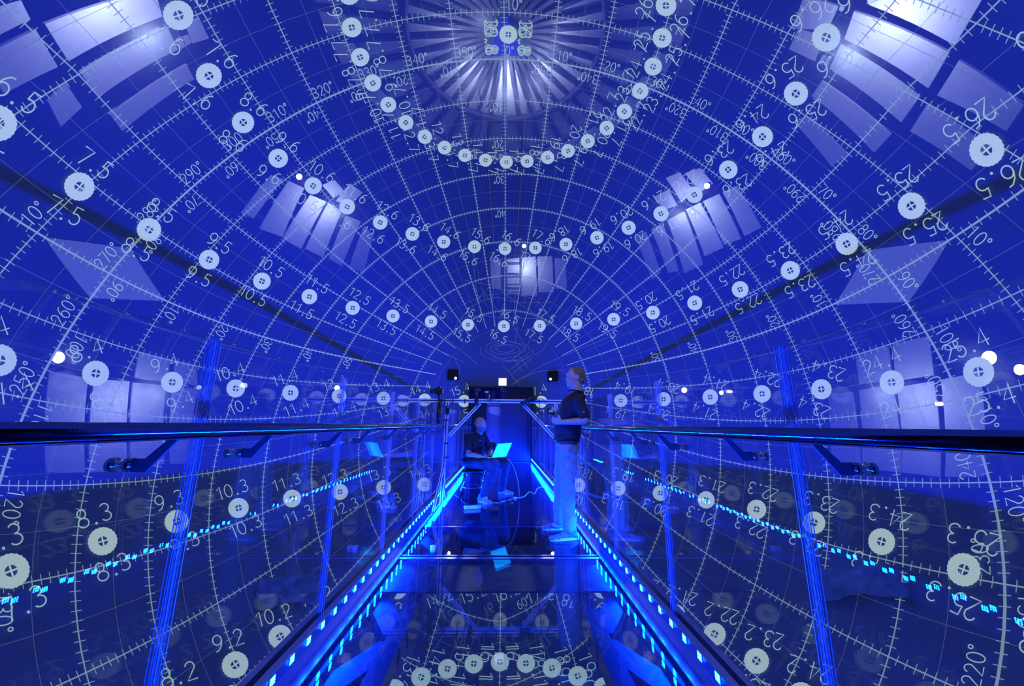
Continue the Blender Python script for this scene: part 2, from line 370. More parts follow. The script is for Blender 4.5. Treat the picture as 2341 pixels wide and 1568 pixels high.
for row, el in ROWEL.items():
    for colm in range(0, 32):
        az = (colm - 16) * 11.25; n = A(el, az)
        if not clear(n) or (abs(az) > 124 and row not in (1, 7)): continue
        if row == 4 and colm == 16: continue
        mb = MB(); disc_dirs(mb, n, 1.6 if row == 1 else 1.75 if row < 7 else 1.55, 0.9965)
        b = mb.build('calibration_disc', M['disc'], pins)
        east = np.array([math.cos(math.radians(az)), -math.sin(math.radians(az)), 0.0]); north = np.cross(east, n) * -1
        if north[2] < 0: north = -north
        txt = '%d.%d' % (colm, row)
        if row <= 6 and row >= 2:
            flip = (colm >= 20) if row == 5 else (colm >= 18)
            if row == 4 and colm >= 24: flip = False
            d = -east if flip else east; px = proj(DC + n * R)
            if px is not None and -300 < px[0] < 2640 and -300 < px[1] < 1870:   # the figures run obliquely to the rows
                dx, dy = (-.87 if flip else .87, .5) if row >= 5 else (-.93 if flip else .93, -.36)
                q_ = [unit(ats(px[0] + dx * g, px[1] + dy * g) - DC) for g in (-6, 6)]; d = unit(q_[1] - q_[0])
            pr_ = unit(np.cross(d, n)); dd = (d, 2.25, 1.45); cen = [unit(n + pr_ * sg * 3.5 * D2) for sg in (1, -1)]
        elif row == 7:
            d = np.array([0, 1.0, 0]) if 12 <= colm <= 21 else np.array([0, -1.0, 0])
            dd = (d, 2.2, 1.5); cen = [unit(n + np.array([sg * 3.3 * D2, 0, 0])) for sg in (1, -1)]
        else:
            d = np.array([0, -1.0, 0])
            dd = (d, 2.4, 1.7); cen = [unit(n + np.array([sg * 2.3 * D2, 0, 0])) for sg in (1, -1)]
        for cn in cen:
            mb = MB(); write(mb, txt, cn, *dd, 0.996)
            if mb.v: mb.build('number', M['digit'], pins)
mb = MB(); nz_ = unit(ats(1162, 77) - DC); disc_dirs(mb, nz_, 1.6, 0.9965); mb.build('calibration_disc', M['disc'], pins)
mb = MB()
for t_, o_ in (('30.8', 0), ('8.8', .35), ('16.8', -.3), ('23.8', .2)):
    for sg in (1, -1): write(mb, t_, unit(nz_ + np.array([(3.0 + o_ * .4) * sg * D2, (o_ + .6) * D2, 0])), np.array([0, 1.0, 0]), 2.2, 1.6, 0.996)
mb.build('number_stack', M['digit'], pins)
deg = empty('projected_degree_figures', DC, 'small degree figures projected along the grid lines of the dome', 'projected image')
def degree(v, la, th, inner):
    n = G(la, th); e = 0.5; d = G(la, th + e) - G(la, th - e)
    if inner: d = -d
    if not clear(n): return
    mb = MB(); write(mb, str(v) + 'o', n, d, 1.75, 1.12, 0.9962, 0.12, 0.85); mb.build('degree_figure', M['digit'], deg)
for th in range(-150, 151, 10):
    if th: degree((360 + th) % 360, -1.9, th + 2.6, False); degree(abs(th) if th < 0 else 360 - th, 1.9, th - 2.6, True)
degree(0, -1.9, 1.4, False)
for la in (-10, 10, 20, 30, 40, 50):
    for th in (-90, 0, 90):
        if la < 0: degree(10, la - 1.7, th + 2.2, False)
        else: degree(la, la + 1.6, th - 2.4, True)
for la in (60, 70, 80): degree(la, la + 1.2, 176 if la == 60 else 168, True)
# contour sketch of the projected map ahead
sk = empty('projected_contour_sketch', DC, 'faint scribbled map contours projected on the far dome wall above the portal', 'projected image')
def px_dirs(pts, n=14):
    ds = [unit(ats(u, v) - DC) for u, v in pts]; out = []
    for i in range(len(ds) - 1):
        for k in range(n): out.append(unit(ds[i] * (1 - k / n) + ds[i + 1] * k / n))
    return out + [ds[-1]]
for k in range(5):
    mb = MB(); c0 = (1154 + 2 * k, 797 + 1.5 * k); rx, ry = 20 + 10 * k, 8 + 4.5 * k
    pts = [(c0[0] + rx * (1 + .09 * math.sin(3 * a + k) + .04 * math.sin(7 * a)) * math.cos(a), c0[1] + ry * (1 + .12 * math.sin(2 * a + 2 * k)) * math.sin(a)) for a in np.linspace(0.0 if k < 4 else -.2, 2 * math.pi if k < 4 else 3.5, 40)]
    ribbon(mb, px_dirs(pts, 2), 0.11, 0.9968); mb.build('contour_ring', M['fine'], sk)
CUR = [[(1120, 585), (1128, 640), (1126, 700), (1130, 745), (1124, 780)], [(1184, 588), (1182, 650), (1176, 700), (1182, 745), (1178, 782)],
 [(1060, 640), (1110, 650), (1180, 672), (1230, 690), (1262, 735)], [(1048, 735), (1080, 700), (1130, 680), (1180, 690), (1262, 692)],
 [(1040, 748), (1056, 728), (1100, 722), (1150, 726), (1230, 728)], [(1085, 690), (1120, 652), (1150, 600)], [(1130, 782), (1150, 700), (1180, 640), (1210, 590)],
 [(1300, 742), (1262, 770), (1240, 800), (1222, 812)], [(1160, 830), (1190, 806), (1216, 772), (1222, 745)], [(1260, 745), (1220, 715), (1180, 690), (1140, 660)],
 [(1100, 660), (1130, 700), (1170, 740), (1200, 790)], [(1062, 560), (1070, 620), (1100, 690)], [(1150, 836), (1170, 858), (1186, 880)],
 [(1166, 846), (1190, 826), (1210, 812)], [(1174, 852), (1196, 834), (1216, 820)], [(1186, 812), (1206, 840)], [(1176, 822), (1196, 850)],
 [(1170, 880), (1240, 836), (1320, 800), (1420, 760)], [(1080, 560), (1086, 640), (1100, 720)], [(1180, 872), (1230, 850), (1290, 846)],
 [(930, 770), (1000, 800), (1060, 828)], [(980, 742), (1040, 790), (1092, 832)], [(1030, 880), (1050, 850), (1040, 820)]]
for c_ in CUR:
    mb = MB(); sm = []
    for i in range(len(c_) - 1):      # catmull-rom through the pixels
        p0, p1, p2, p3 = [np.array(c_[min(max(i + q, 0), len(c_) - 1)], float) for q in (-1, 0, 1, 2)]
        for k in range(8):
            t = k / 8; sm.append(.5 * ((2 * p1) + (-p0 + p2) * t + (2 * p0 - 5 * p1 + 4 * p2 - p3) * t * t + (-p0 + 3 * p1 - 3 * p2 + p3) * t ** 3))
    sm.append(np.array(c_[-1], float)); ribbon(mb, px_dirs(sm, 2), 0.13, 0.9969); mb.build('contour_line', M['fine'], sk)
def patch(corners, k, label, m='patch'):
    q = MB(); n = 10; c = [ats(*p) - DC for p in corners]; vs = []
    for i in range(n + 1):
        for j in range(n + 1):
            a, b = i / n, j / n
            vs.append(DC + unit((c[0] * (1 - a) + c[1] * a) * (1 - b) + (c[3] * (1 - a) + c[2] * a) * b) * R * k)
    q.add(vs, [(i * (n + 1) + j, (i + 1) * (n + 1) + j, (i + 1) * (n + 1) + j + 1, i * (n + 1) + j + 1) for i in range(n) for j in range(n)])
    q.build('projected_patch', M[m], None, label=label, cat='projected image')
patch([(100, 542), (298, 568), (377, 688), (206, 682)], 0.9988, 'pale kite shaped light patch on the left dome wall')
patch([(1908, 697), (1982, 572), (2172, 548), (2078, 690)], 0.9988, 'pale kite shaped light patch on the right dome wall')
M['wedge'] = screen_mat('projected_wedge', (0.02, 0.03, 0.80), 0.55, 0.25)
patch([(1149, 38), (1160, 38), (1196, 128), (1113, 128)], 0.9984, 'deep blue triangular light patch at the dome top by the zenith disc', 'wedge')
# ------------------------------------------------------------ bridge
Y0, Y1 = -0.6, 12.35
KX, KT = 0.945, 0.14           # kerb face and height
def slab(name, x0, x1, y0, y1, z0, z1, m, parent=None, bev=0.0, **kw):
    return MB().box(((x0 + x1) / 2, (y0 + y1) / 2, (z0 + z1) / 2), (x1 - x0, y1 - y0, z1 - z0), None, bev).build(name, m, parent, False, **kw)
slab('floor', -KX, KX, 4.72, Y1, -0.10, 0.0, M['floor2'], kind='structure')
fl = bpy.data.objects['floor']
for i, (a, b) in enumerate(((4.80, 6.28), (6.32, 7.9), (7.94, 9.4), (9.44, 11.0), (11.04, 12.3))):
    for s_ in (-1, 1): slab('floor_panel', min(0.012 * s_, .80 * s_), max(0.012 * s_, .80 * s_), a, b, 0.0, 0.006, M['floor'], fl)
slab('trim_1', -KX, KX, 3.06, 3.66, -0.034, -0.022, M['beam'], kind='structure')
slab('trim_2', -KX, KX, 3.66, 3.70, -0.06, 0.004, M['kerb'], kind='structure')
slab('trim_3', -KX, KX, 3.745, 3.765, -0.06, 0.003, M['kerb'], kind='structure')
gf = empty('glass_floor', (0, 1.5, 0), 'clear walk-on glass floor panes over the dome bottom', 'glass floor')
for a, b in ((Y0, 1.42), (1.428, 3.655), (3.77, 4.715)): slab('glass_pane', -KX, KX, a, b, -0.02, 0.0, M['glass_floor'], gf)
gir = empty('bridge_girder', (0, 1.5, -0.3), 'dark steel girders and diagonal struts below the glass floor', 'girder')
for s_ in (-1, 1):
    slab('side_girder', min(s_ * .56, s_ * .66), max(s_ * .56, s_ * .66), Y0, 12.2, -0.15, -0.05, M['beam'], gir)
    slab('outer_girder', min(s_ * .93, s_ * 1.05), max(s_ * .93, s_ * 1.05), Y0, 12.2, -0.34, -0.02, M['beam'], gir)
    for k in range(7):
        y = -.4 + k * .75; z_ = -.11; a = (s_ * .62, y, z_); b = (s_ * .97, y + .62, z_)
        if k % 2: a, b = (s_ * .97, y, z_), (s_ * .62, y + .62, z_)
        t = unit(np.array(b) - np.array(a)); sd = np.cross(t, [0, 0, 1])
        MB().box((np.array(a) + b) / 2, (np.linalg.norm(np.array(b) - a), .15, .10), (t, sd, (0, 0, 1))).build('strut', M['beam'], gir)
    slab('edge_plate', min(s_ * .86, s_ * .95), max(s_ * .86, s_ * .95), Y0, 4.72, -0.05, -0.022, M['beam'], gir)
for y in (4.72, 6.5, 8.5, 10.5): slab('cross_beam', -.93, .93, y, y + .12, -0.34, -0.10, M['beam'], gir)
for s_, nm in ((-1, 'left'), (1, 'right')):
    kb = empty('kerb_' + nm, (s_ * KX, 5, 0), 'polished steel kerb channel holding the glass along the %s side of the bridge' % nm, 'kerb')
    kb.name = 'steel_kerb'
    ORG[kb.name] = np.array([s_ * KX, 5, 0])
    prof = [(KX, 0.0), (KX, .07), (KX + .008, .075), (KX + .008, .085), (KX - .004, .09), (KX - .004, .138), (KX + .002, .142), (KX + .035, .142), (KX + .035, .10), (KX + .066, .10), (KX + .066, .142), (KX + .10, .142), (KX + .106, .134), (KX + .106, -.05), (KX, -.05)]
    q = MB(); n = len(prof); q.add([(s_ * x, y, z) for y in (Y0, Y1) for x, z in prof], [(i, (i + 1) % n, n + (i + 1) % n, n + i) for i in range(n)] + [tuple(range(n)), tuple(range(2 * n - 1, n - 1, -1))])
    q.build('channel', M['kerb'], kb)
    slab('skirting_lip', min(s_ * (KX - .05), s_ * KX), max(s_ * (KX - .05), s_ * KX), Y0, Y1, 0.0, 0.012, M['kerb'], kb, 0.003)
    # LED modules on the kerb face
    ls = empty('led_strip', (s_ * (KX - .004), 0, .121), 'row of blue LED modules on the %s kerb of the bridge' % nm, 'led strip')
    first = None
    for k in range(int((Y1 + .1) / .15)):
        y = -.1 + k * .15; x = s_ * (KX - .006)
        if first is None:
            q = MB()
            for r_ in (-1, 0, 1):
                for c_ in (-1, 0, 1):
                    cx, cz = y + c_ * .012, .117 + r_ * .0105
                    q.quad((x, cx - .0035, cz - .0035), (x, cx + .0035, cz - .0035), (x, cx + .0035, cz + .0035), (x, cx - .0035, cz + .0035))
            if s_ > 0: q.f = [tuple(reversed(f)) for f in q.f]
            first = q.build('led', M['led'], ls); y00 = y
            q2 = MB(); q2.box((x + s_ * .0015, y, .117), (.001, .044, .034)); f2 = q2.build('led_board', M['led_board'], ls)
        else:
            share(first, 'led', ls, (0, y - y00, 0)); share(f2, 'led_board', ls, (0, y - y00, 0))
    # glass balustrade panels
    gb = empty('glass_balustrade', (s_ * (KX + .05), 5, .1), 'tall clear glass balustrade panels on the %s side of the bridge' % nm, 'balustrade')
    for k in range(12):
        a = 1.29 + (k - 1) * 1.09 + .013; b = 1.29 + k * 1.09 - .013
        if k == 0: a = Y0
        b = min(b, Y1 - .02); xa, xb = KX + .0375, KX + .0635
        q = MB(); q.box((s_ * (xa + xb) / 2, (a + b) / 2, (.10 + 1.45) / 2), (xb - xa, b - a, 1.35))
        q.mi = [0, 0, 1, 1, 0, 0]
        for yy in (a, b):
            for xx in (xa, (xa + xb) / 2 - .003, (xa + xb) / 2 + .003, xb):
                q.cur = 2; q.box((s_ * xx, yy, .775), (.0016, .0022, 1.35))
        q.cur = 0
        q.build('glass_panel', [M['glass'], M['edge_glass'], M['arris']], gb)
    # handrail
    hx, hz, hr = .875, 1.147, .0205
    hrl = empty('steel_handrail', (s_ * hx, 5, hz), 'round polished steel handrail on the %s side of the bridge' % nm, 'handrail')
    q = MB(); q.tube([(s_ * hx, Y0, hz), (s_ * hx, Y1 - .35, hz), (s_ * (hx + .02), Y1 - .28, hz)], hr, 24)
    q.build('rail_tube', M['steel'], hrl, True)
    q = MB(); q.box((s_ * hx, (Y0 + Y1 - .4) / 2, hz - hr - .0015), (.022, Y1 - Y0 - .4, .004)); q.build('saddle_bar', M['steel'], hrl)
    ys = []
    for k in range(12):
        base = 1.29 + (k - 1) * 1.09
        ys += [base + .86, base + 1.09 + .19] if k else [1.05]
    ys = sorted(set([round(v, 3) for v in ([1.055, 1.48] + [1.48 + .64 + 1.09 * i for i in range(10)] + [1.48 + 1.09 * (i + 1) for i in range(9)])]))
    for y in ys:
        if y > 11.8: continue
        zt, zb, xg = hz - hr - .004, 1.058, KX + .036
        q = MB()      # cranked flat plate: level at the glass, rising to the rail
        P = [(xg - .004, zb + .017), (xg - .046, zb + .017), (hx + .012, zt), (hx - .014, zt), (xg - .052, zb - .017), (xg - .004, zb - .017)]
        P = [(s_ * x, z) for x, z in P]; t2 = .004
        q.add([(x, y + t2, z) for x, z in P] + [(x, y - t2, z) for x, z in P], [(0, 1, 4, 5), (1, 2, 3, 4), (6 + 5, 6 + 4, 6 + 1, 6), (6 + 4, 6 + 3, 6 + 2, 6 + 1)] + [(i, (i + 1) % 6 + 6 * 0, (i + 1) % 6 + 6, i + 6) for i in range(6)])
        br = q.build('bracket', M['steel2'], hrl)
        q = MB()
        q.tube([(s_ * (xg - .014), y, zb), (s_ * (xg - .001), y, zb)], .019, 20); q.tube([(s_ * (KX + .065), y, zb), (s_ * (KX + .078), y, zb)], .019, 20)
        q.build('glass_clamp', M['steel'], br, True)
# ------------------------------------------------------------ far portal with doors
PY = 12.38; PX0, PX1 = at(1072, 900, PY)[0], at(1218, 900, PY)[0]; PZ = at(1145, 884, PY)[2]
por = empty('entrance_portal', ((PX0 + PX1) / 2, PY, 0), 'black portal box with dark double doors at the far end of the bridge', 'portal')
x1 = at(1111, 960, PY)[0]; x2 = at(1144, 960, PY)[0]; x3 = at(1206, 960, PY)[0]; zt = at(1145, 919, PY)[2]
slab('jamb', PX0, PX0 + .05, PY - .05, PY + .9, 0, PZ, M['portal'], por); slab('jamb', PX1 - .05, PX1, PY - .05, PY + .9, 0, PZ, M['portal'], por)
slab('head', PX0, PX1, PY - .05, PY + .9, PZ - .05, PZ, M['portal'], por); slab('mullion', PX0 + .05, PX1 - .05, PY, PY + .08, zt - .02, zt + .04, M['portal'], por)
slab('transom_panel', x2, PX1 - .05, PY + .03, PY + .06, zt + .04, PZ - .05, M['portal'], por)
slab('transom_panel', PX0 + .05, x2 - .01, PY + .20, PY + .23, zt + .04, PZ - .05, M['floor'], por)
slab('door_leaf', PX0 + .05, x1, PY + .02, PY + .07, 0.02, zt - .02, M['portal'], por)
d2 = slab('door_leaf', x2, x3, PY + .02, PY + .07, 0.02, zt - .02, M['door'], por, 0.004)
slab('side_panel', x3 + .01, PX1 - .05, PY + .03, PY + .06, 0.0, zt - .02, M['door'], por)
slab('steel_leaf', x1 + .005, x2 - .005, PY + .50, PY + .53, 0.0, zt - .02, M['brushed'], por)
slab('sill', PX0, PX1, PY - .10, PY + .9, -.02, .015, M['kerb'], por)
hq = MB(); hp = at(1150, 972, PY) ; hq.tube([(hp[0], PY + .02, hp[2]), (hp[0], PY - .035, hp[2])], .028, 14); hq.tube([(hp[0], PY - .035, hp[2]), (hp[0] + .12, PY - .035, hp[2])], .011, 10)
hq.build('lever_handle', M['steel'], d2, True)
slab('back_wall', PX0, PX1, PY + .85, PY + .9, 0, PZ, M['beam'], por)
# ports for projectors in the dome
def projector_light(p, par, target, watts):
    l_ = bpy.data.lights.new('projector_beam', 'SPOT'); l_.energy = watts; l_.color = (0.85, 0.93, 1.0); l_.spot_size = math.radians(75); l_.spot_blend = .6; l_.shadow_soft_size = .04
    lo = bpy.data.objects.new('projector_bulb', l_); COL.objects.link(lo); d = Vector(tuple(np.array(target, float) - p)); lo.rotation_euler = d.to_track_quat('-Z', 'Y').to_euler()
    lo.parent = par; lo.location = tuple(np.array(p) - ORG[par.name])
for sx, wh in ((-1, 'left'), (1, 'right')):            # unseen fill lights added behind the viewer, built like the ports
    c = DC + unit(np.array([sx * .42, -.86, .34])) * R * .985; n = unit(DC - c); s1, s2 = perp(n)
    pp = empty('projector_port', c, 'added fill light in a black projector housing high behind the viewpoint on the %s' % wh, 'projector')
    MB().box(c - n * .15, (.36, .36, .3), (s1, s2, n)).build('housing', M['portal'], pp)
    q = MB(); q.tube([c, c + n * .06], .06, 18); ob = q.build('lens_barrel', M['black'], pp, True)
    q = MB(); q.tube([c + n * .06, c + n * .066], .042, 18); q.build('lens', M['lens'], ob, True)
    projector_light(c + n * .12, pp, (0, 6.5, 1.0), 170)
for (u, v, du, dv, wh) in ((1035.5, 856.5, 6.5, 8.5, 'left'), (1264, 859, -6, 8, 'right')):
    Yp = ats(u, v)[1] - .12; a = at(u - 11.2, v - 11.7, Yp); b = at(u + 11.2, v + 11.7, Yp); c = (a + b) / 2
    pp = empty('projector_port', c, 'square black projector opening with a bright lens on the %s above the portal' % wh, 'projector')
    W_, H_ = b[0] - a[0], a[2] - b[2]
    slab('housing', a[0], b[0], Yp + .02, Yp + .34, b[2], a[2], M['portal'], pp)
    for e_ in ((a[0], a[0] + .02, b[2], a[2]), (b[0] - .02, b[0], b[2], a[2]), (a[0], b[0], b[2], b[2] + .02), (a[0], b[0], a[2] - .02, a[2])):
        slab('frame', e_[0], e_[1], Yp - .02, Yp + .03, e_[2], e_[3], M['portal'], pp)
    projector_light(at(u + du, v + dv, Yp - .1), pp, (0, 3.0, .9), 200)
    l = at(u + du, v + dv, Yp); q = MB(); q.tube([(l[0], Yp + .02, l[2]), (l[0], Yp - .05, l[2])], .062, 20); ob = q.build('lens_barrel', M['black'], pp, True)
    q = MB(); q.tube([(l[0], Yp - .050, l[2]), (l[0], Yp - .056, l[2])], .042, 20); q.build('lens', M['lens'], ob, True)
# ------------------------------------------------------------ the equipment gantry
GY = 5.7
gt = empty('camera_gantry', at(1146, 1180, GY) * [1, 1, 0], 'aluminium profile gantry with splayed feet spanning the bridge', 'gantry')
def profile(a, b, s, name, par=gt, uph=(0, 1, 0)):
    a, b = np.array(a, float), np.array(b, float); t = unit(b - a); n1 = unit(np.array(uph) - t * (np.array(uph) @ t)); n2 = np.cross(t, n1); L = np.linalg.norm(b - a); c = (a + b) / 2
    q = MB(); k = s * .32
    for i in (-1, 1):
        for j in (-1, 1): q.box(c + n1 * i * (s / 2 - k / 2) + n2 * j * (s / 2 - k / 2), (L, k, k), (t, n1, n2))
    q.cur = 1; q.box(c, (L * .999, s * .72, s * .72), (t, n1, n2)); return q.build(name, [M['alu'], M['alu_slot']], par)
bz = at(1146, 917, GY)[2]; xl, xr = at(938, 917, GY)[0], at(1292, 917, GY)[0]
profile((xl, GY, bz), (xr, GY, bz), .055, 'top_beam')
pl = at(1022, 960, GY)[0]; pr = at(1271, 960, GY)[0]
for x, s_ in ((pl, -1), (pr, 1)):
    fx = x - .0 + s_ * .06
    profile((x, GY, bz - .03), (x + s_ * .03, GY, .05), .045, 'post')
    profile((fx, GY - .52, .03), (fx, GY + .45, .03), .04, 'foot_bar')
    profile((x + s_ * .01, GY, .62), (fx, GY - .48, .05), .035, 'foot_brace'); profile((x + s_ * .01, GY, .62), (fx, GY + .40, .05), .035, 'foot_brace')
profile(at(1026, 997, GY), at(1098, 922, GY), .045, 'corner_brace'); profile(at(1267, 1000, GY), at(1197, 925, GY), .045, 'corner_brace')
for u in (1011, 1017, 1036, 1063): 
    p = at(u, 917, GY); MB().box(p, (.014, .068, .068)).build('strap', M['black'], gt)
for v in (960, 1013, 1045): p = at(1021, v, GY); MB().box(p, (.062, .062, .016)).build('strap', M['black'], gt)
bx_ = empty('battery_box', at(1023, 938, GY - .06), 'small black box strapped to the left gantry post', 'box')
MB().box(at(1023, 938, GY - .06), (.055, .05, .12), None, .006).build('case', M['black'], bx_); MB().box(at(1023, 930, GY - .09), (.03, .01, .02)).build('socket', M['steel2'], bx_)
# photo camera on a bracket, dark pole hanging below
ph = empty('photo_camera', at(1003, 912, GY - .08), 'black photo camera on a clamp at the left end of the gantry', 'camera')
c0 = at(1003, 894, GY - .08); MB().box(c0, (.125, .075, .09), None, .012).build('camera_body', M['black'], ph)
MB().box(c0 + [0, 0, .052], (.05, .05, .03), None, .01).build('viewfinder', M['black'], ph)
q = MB(); q.tube([c0 + [-.05, -.02, -.002], c0 + [-.12, -.03, -.002]], [.036, .04], 18); q.build('lens_barrel', M['black'], ph, True)
q = MB(); q.tube([c0 - [0, 0, .045], at(1004, 917, GY - .08)], .016, 12); q.build('clamp', M['black'], ph, True)
mp = empty('monopod', at(1003, 966, GY - .09), 'folded black monopod hanging below the photo camera', 'monopod')
q = MB(); q.tube([at(1005, 912, GY - .09), at(1004, 928, GY - .09)], .02, 12); q.build('head', M['black'], mp, True)
q = MB(); q.tube([at(1004, 926, GY - .09), at(1003, 950, GY - .09), at(1002.5, 968, GY - .09)], [.036, .030, .027], 14); q.build('shaft', M['black'], mp, True)
# led panel light
lp = empty('led_panel_light', at(1149, 912, GY - .02), 'glowing white square light panel on the middle of the gantry', 'lamp')
c0 = at(1149, 873, GY - .05); MB().box(c0 + [0, .02, 0], (.128, .03, .122), None, .008).build('housing', M['black'], lp)
MB().box(c0 - [0, .002, 0], (.118, .012, .112), None, .004).build('diffuser', M['lamp2'], lp)
q = MB(); q.tube([at(1150, 883, GY - .06), at(1150, 896, GY - .04)], [.03, .034], 12); q.tube([at(1150, 896, GY - .02), at(1150, 914, GY)], .012, 10); q.build('swivel_mount', M['black'], lp, True)
MB().box(at(1152, 890, GY - .05), (.085, .05, .07), None, .01).build('power_pack', M['black'], lp)
sm = empty('field_monitor', at(1121, 912, GY - .03), 'small dark monitor with a white mark standing on the gantry', 'monitor')
MB().box(at(1121, 903, GY - .05), (.135, .03, .105), None, .006).build('case', M['black'], sm)
MB().box(at(1113, 896, GY - .08), (.05, .006, .03)).build('screen', M['screen_small'], sm)
q = MB()
for st in GL['2']: q.tube([at(1117 + a * 4.5, 912 - b * 9, GY - .085) for a, b in st], .0035, 6)
q.build('white_mark', M['white'], sm)
MB().box(at(1121, 911, GY - .03), (.02, .02, .05)).build('stem', M['black'], sm)
am = empty('clamp_arm', at(1089, 917, GY), 'black jointed clamp arm on the gantry beside the monitor', 'clamp')
q = MB(); q.tube([at(1088, 887, GY - .04), at(1089, 905, GY - .04), at(1087, 912, GY - .04)], .015, 10); q.tube([at(1083, 890, GY - .04), at(1098, 890, GY - .04)], .016, 10); q.build('upper_arm', M['black'], am, True)
q = MB(); q.tube([at(1092, 912, GY - .05), at(1091, 930, GY - .05)], .012, 10); q.build('lower_arm', M['black'], am, True)
MB().box(at(1089, 917, GY - .01), (.05, .08, .08), None, .008).build('jaw', M['black'], am)
mc = empty('tube_microphone', at(1210, 917, GY - .06), 'black tube shaped device tilted on the right of the gantry', 'microphone')
q = MB(); q.tube([at(1191, 924, GY - .1), at(1206, 916, GY - .1), at(1222, 910, GY - .1)], [.032, .03, .034], 16); q.build('barrel', M['black'], mc, True)
q = MB(); q.tube([at(1222, 910, GY - .1), at(1226, 913, GY - .1)], .04, 14); q.build('head', M['black'], mc, True)
MB().box(at(1205, 919, GY - .05), (.06, .08, .05), None, .006).build('mount', M['black'], mc)
def cable(name, pts, r, m, label, n=6):
    pts = [np.array(p, float) for p in pts]; sm_ = []
    for i in range(len(pts) - 1):
        p0, p1, p2, p3 = [pts[min(max(i + q, 0), len(pts) - 1)] for q in (-1, 0, 1, 2)]
        for k in range(n):
            t = k / n; sm_.append(.5 * ((2 * p1) + (-p0 + p2) * t + (2 * p0 - 5 * p1 + 4 * p2 - p3) * t * t + (-p0 + 3 * p1 - 3 * p2 + p3) * t ** 3))
    sm_.append(pts[-1]); MB().tube(sm_, r, 7).build(name, m, None, True, label=label, cat='cable')
G1 = GY - .07
cable('cable', [at(1232, 914, G1), at(1234, 935, G1), at(1230, 960, G1), at(1226, 1000, G1), at(1219, 1040, G1)], .005, M['cable2'], 'black cable hanging from the right half of the gantry')
cable('cable', [at(1222, 914, G1), at(1240, 912, G1), at(1248, 925, G1), at(1255, 945, G1)], .005, M['cable2'], 'black cable looping from the gantry towards the standing man')
cable('cable', [at(1117, 914, G1), at(1124, 922, G1), at(1134, 923, G1), at(1145, 914, G1)], .005, M['cable2'], 'black cable sagging under the gantry near the monitor')
cable('cable', [at(1028, 925, G1), at(1019, 965, G1), at(1018, 1010, G1), at(1015, 1060, G1), at(1014, 1100, G1), at(1022, 1138, G1)], .006, M['cable2'], 'black cable tied down the left gantry post')
cable('cable', [at(1008, 913, G1), at(1020, 912, G1), at(1030, 913, G1), at(1030, 920, G1), at(1026, 928, G1)], .004, M['cable2'], 'thin black lead from the photo camera to the box')
# ------------------------------------------------------------ floor items
def fz(u, v, z=.012): return atz(u, v, z)
ps = empty('power_strip', fz(1079, 1160, .006), 'long white power strip lying on the dark floor beside the stool', 'power strip')
a, b = fz(1064, 1160, .03), fz(1095, 1158, .03); t = unit(b - a); n2 = np.cross([0, 0, 1], t)
MB().box((a + b) / 2, (.235, .06, .045), (t, n2, (0, 0, 1)), .008).build('case', M['white'], ps)
for k in range(4): MB().box((a + b) / 2 + t * (-.07 + k * .045) + [0, 0, .0235], (.028, .03, .003), (t, n2, (0, 0, 1))).build('socket', M['steel2'], ps)
cable('cable', [fz(1095, 1158), fz(1112, 1153), fz(1150, 1146), fz(1176, 1139), fz(1197, 1135), fz(1206, 1127), fz(1212, 1124), fz(1222, 1128), fz(1228, 1117), fz(1238, 1113), fz(1250, 1112)], .0042, M['cable'], 'pale curly cable snaking across the floor to the right kerb', 8)
cable('cable', [fz(1150, 1146), fz(1120, 1143), fz(1140, 1153), fz(1172, 1150), fz(1160, 1143)], .005, M['cable2'], 'dark cable loop on the floor by the shoes')
q_ = at(1158, 1048, 6.2)
cable('cable', [q_, at(1168, 1056, 6.2), at(1177, 1075, 6.2), at(1184, 1100, 6.2), at(1187, 1125, 6.2), fz(1186, 1137)], .0038, M['cable'], 'pale cable hanging from the laptop down to the floor')
cable('cable', [fz(1035, 1130), fz(1050, 1138), fz(1062, 1150), fz(1072, 1153)], .005, M['cable2'], 'dark cable from the left gantry foot to the power strip')
MBK = empty('power_adapter', fz(1178, 1138, .006), 'small power adapter lying on the cable', 'adapter')
MB().box(fz(1178, 1138, .02), (.05, .035, .025), None, .004).build('case', M['white'], MBK)
cupc = fz(989, 1262, .006); cp = empty('white_cup', cupc, 'small white cup standing on the glass floor near the left kerb', 'cup')
q = MB(); q.tube([cupc, cupc + [0, 0, .05]], [.022, .026], 18); q.build('cup_body', M['white'], cp, True); q = MB(); q.tube([cupc + [0, 0, .05], cupc + [0, 0, .054]], .028, 18); q.build('lid', M['white'], cp, True)
# crumpled sheets put on the dome skin in place of reflections in the glass
def film(u0, v0, u1, v1, label):
    n, m = 26, 14; q = MB(); vs = []
    for i in range(n + 1):
        for j in range(m + 1):
            a, b = i / n, j / m; uu = u0 + (u1 - u0) * (a + .05 * math.sin(5 * b + 3)); vv = v0 + (v1 - v0) * (b + .10 * math.sin(6 * a + 1) * (1 - .5 * b))
            p = ats(uu, vv, .992); r_ = .05 + .06 * math.sin(9 * a + 4 * b) * math.sin(7 * b + 3 * a) + .04 * rng.rand()
            vs.append(p + unit(DC - p) * max(r_, .01))
    q.add(vs, [(i * (m + 1) + j, (i + 1) * (m + 1) + j, (i + 1) * (m + 1) + j + 1, i * (m + 1) + j + 1) for i in range(n) for j in range(m)])
    q.build('reflection_sheet', M['film'], None, True, label=label, cat='plastic sheet')
film(588, 1322, 745, 1388, 'crumpled blue sheet standing for a reflection low outside the left kerb')
film(1872, 1300, 2080, 1372, 'crumpled dark sheet standing for a reflection low on the right dome side')
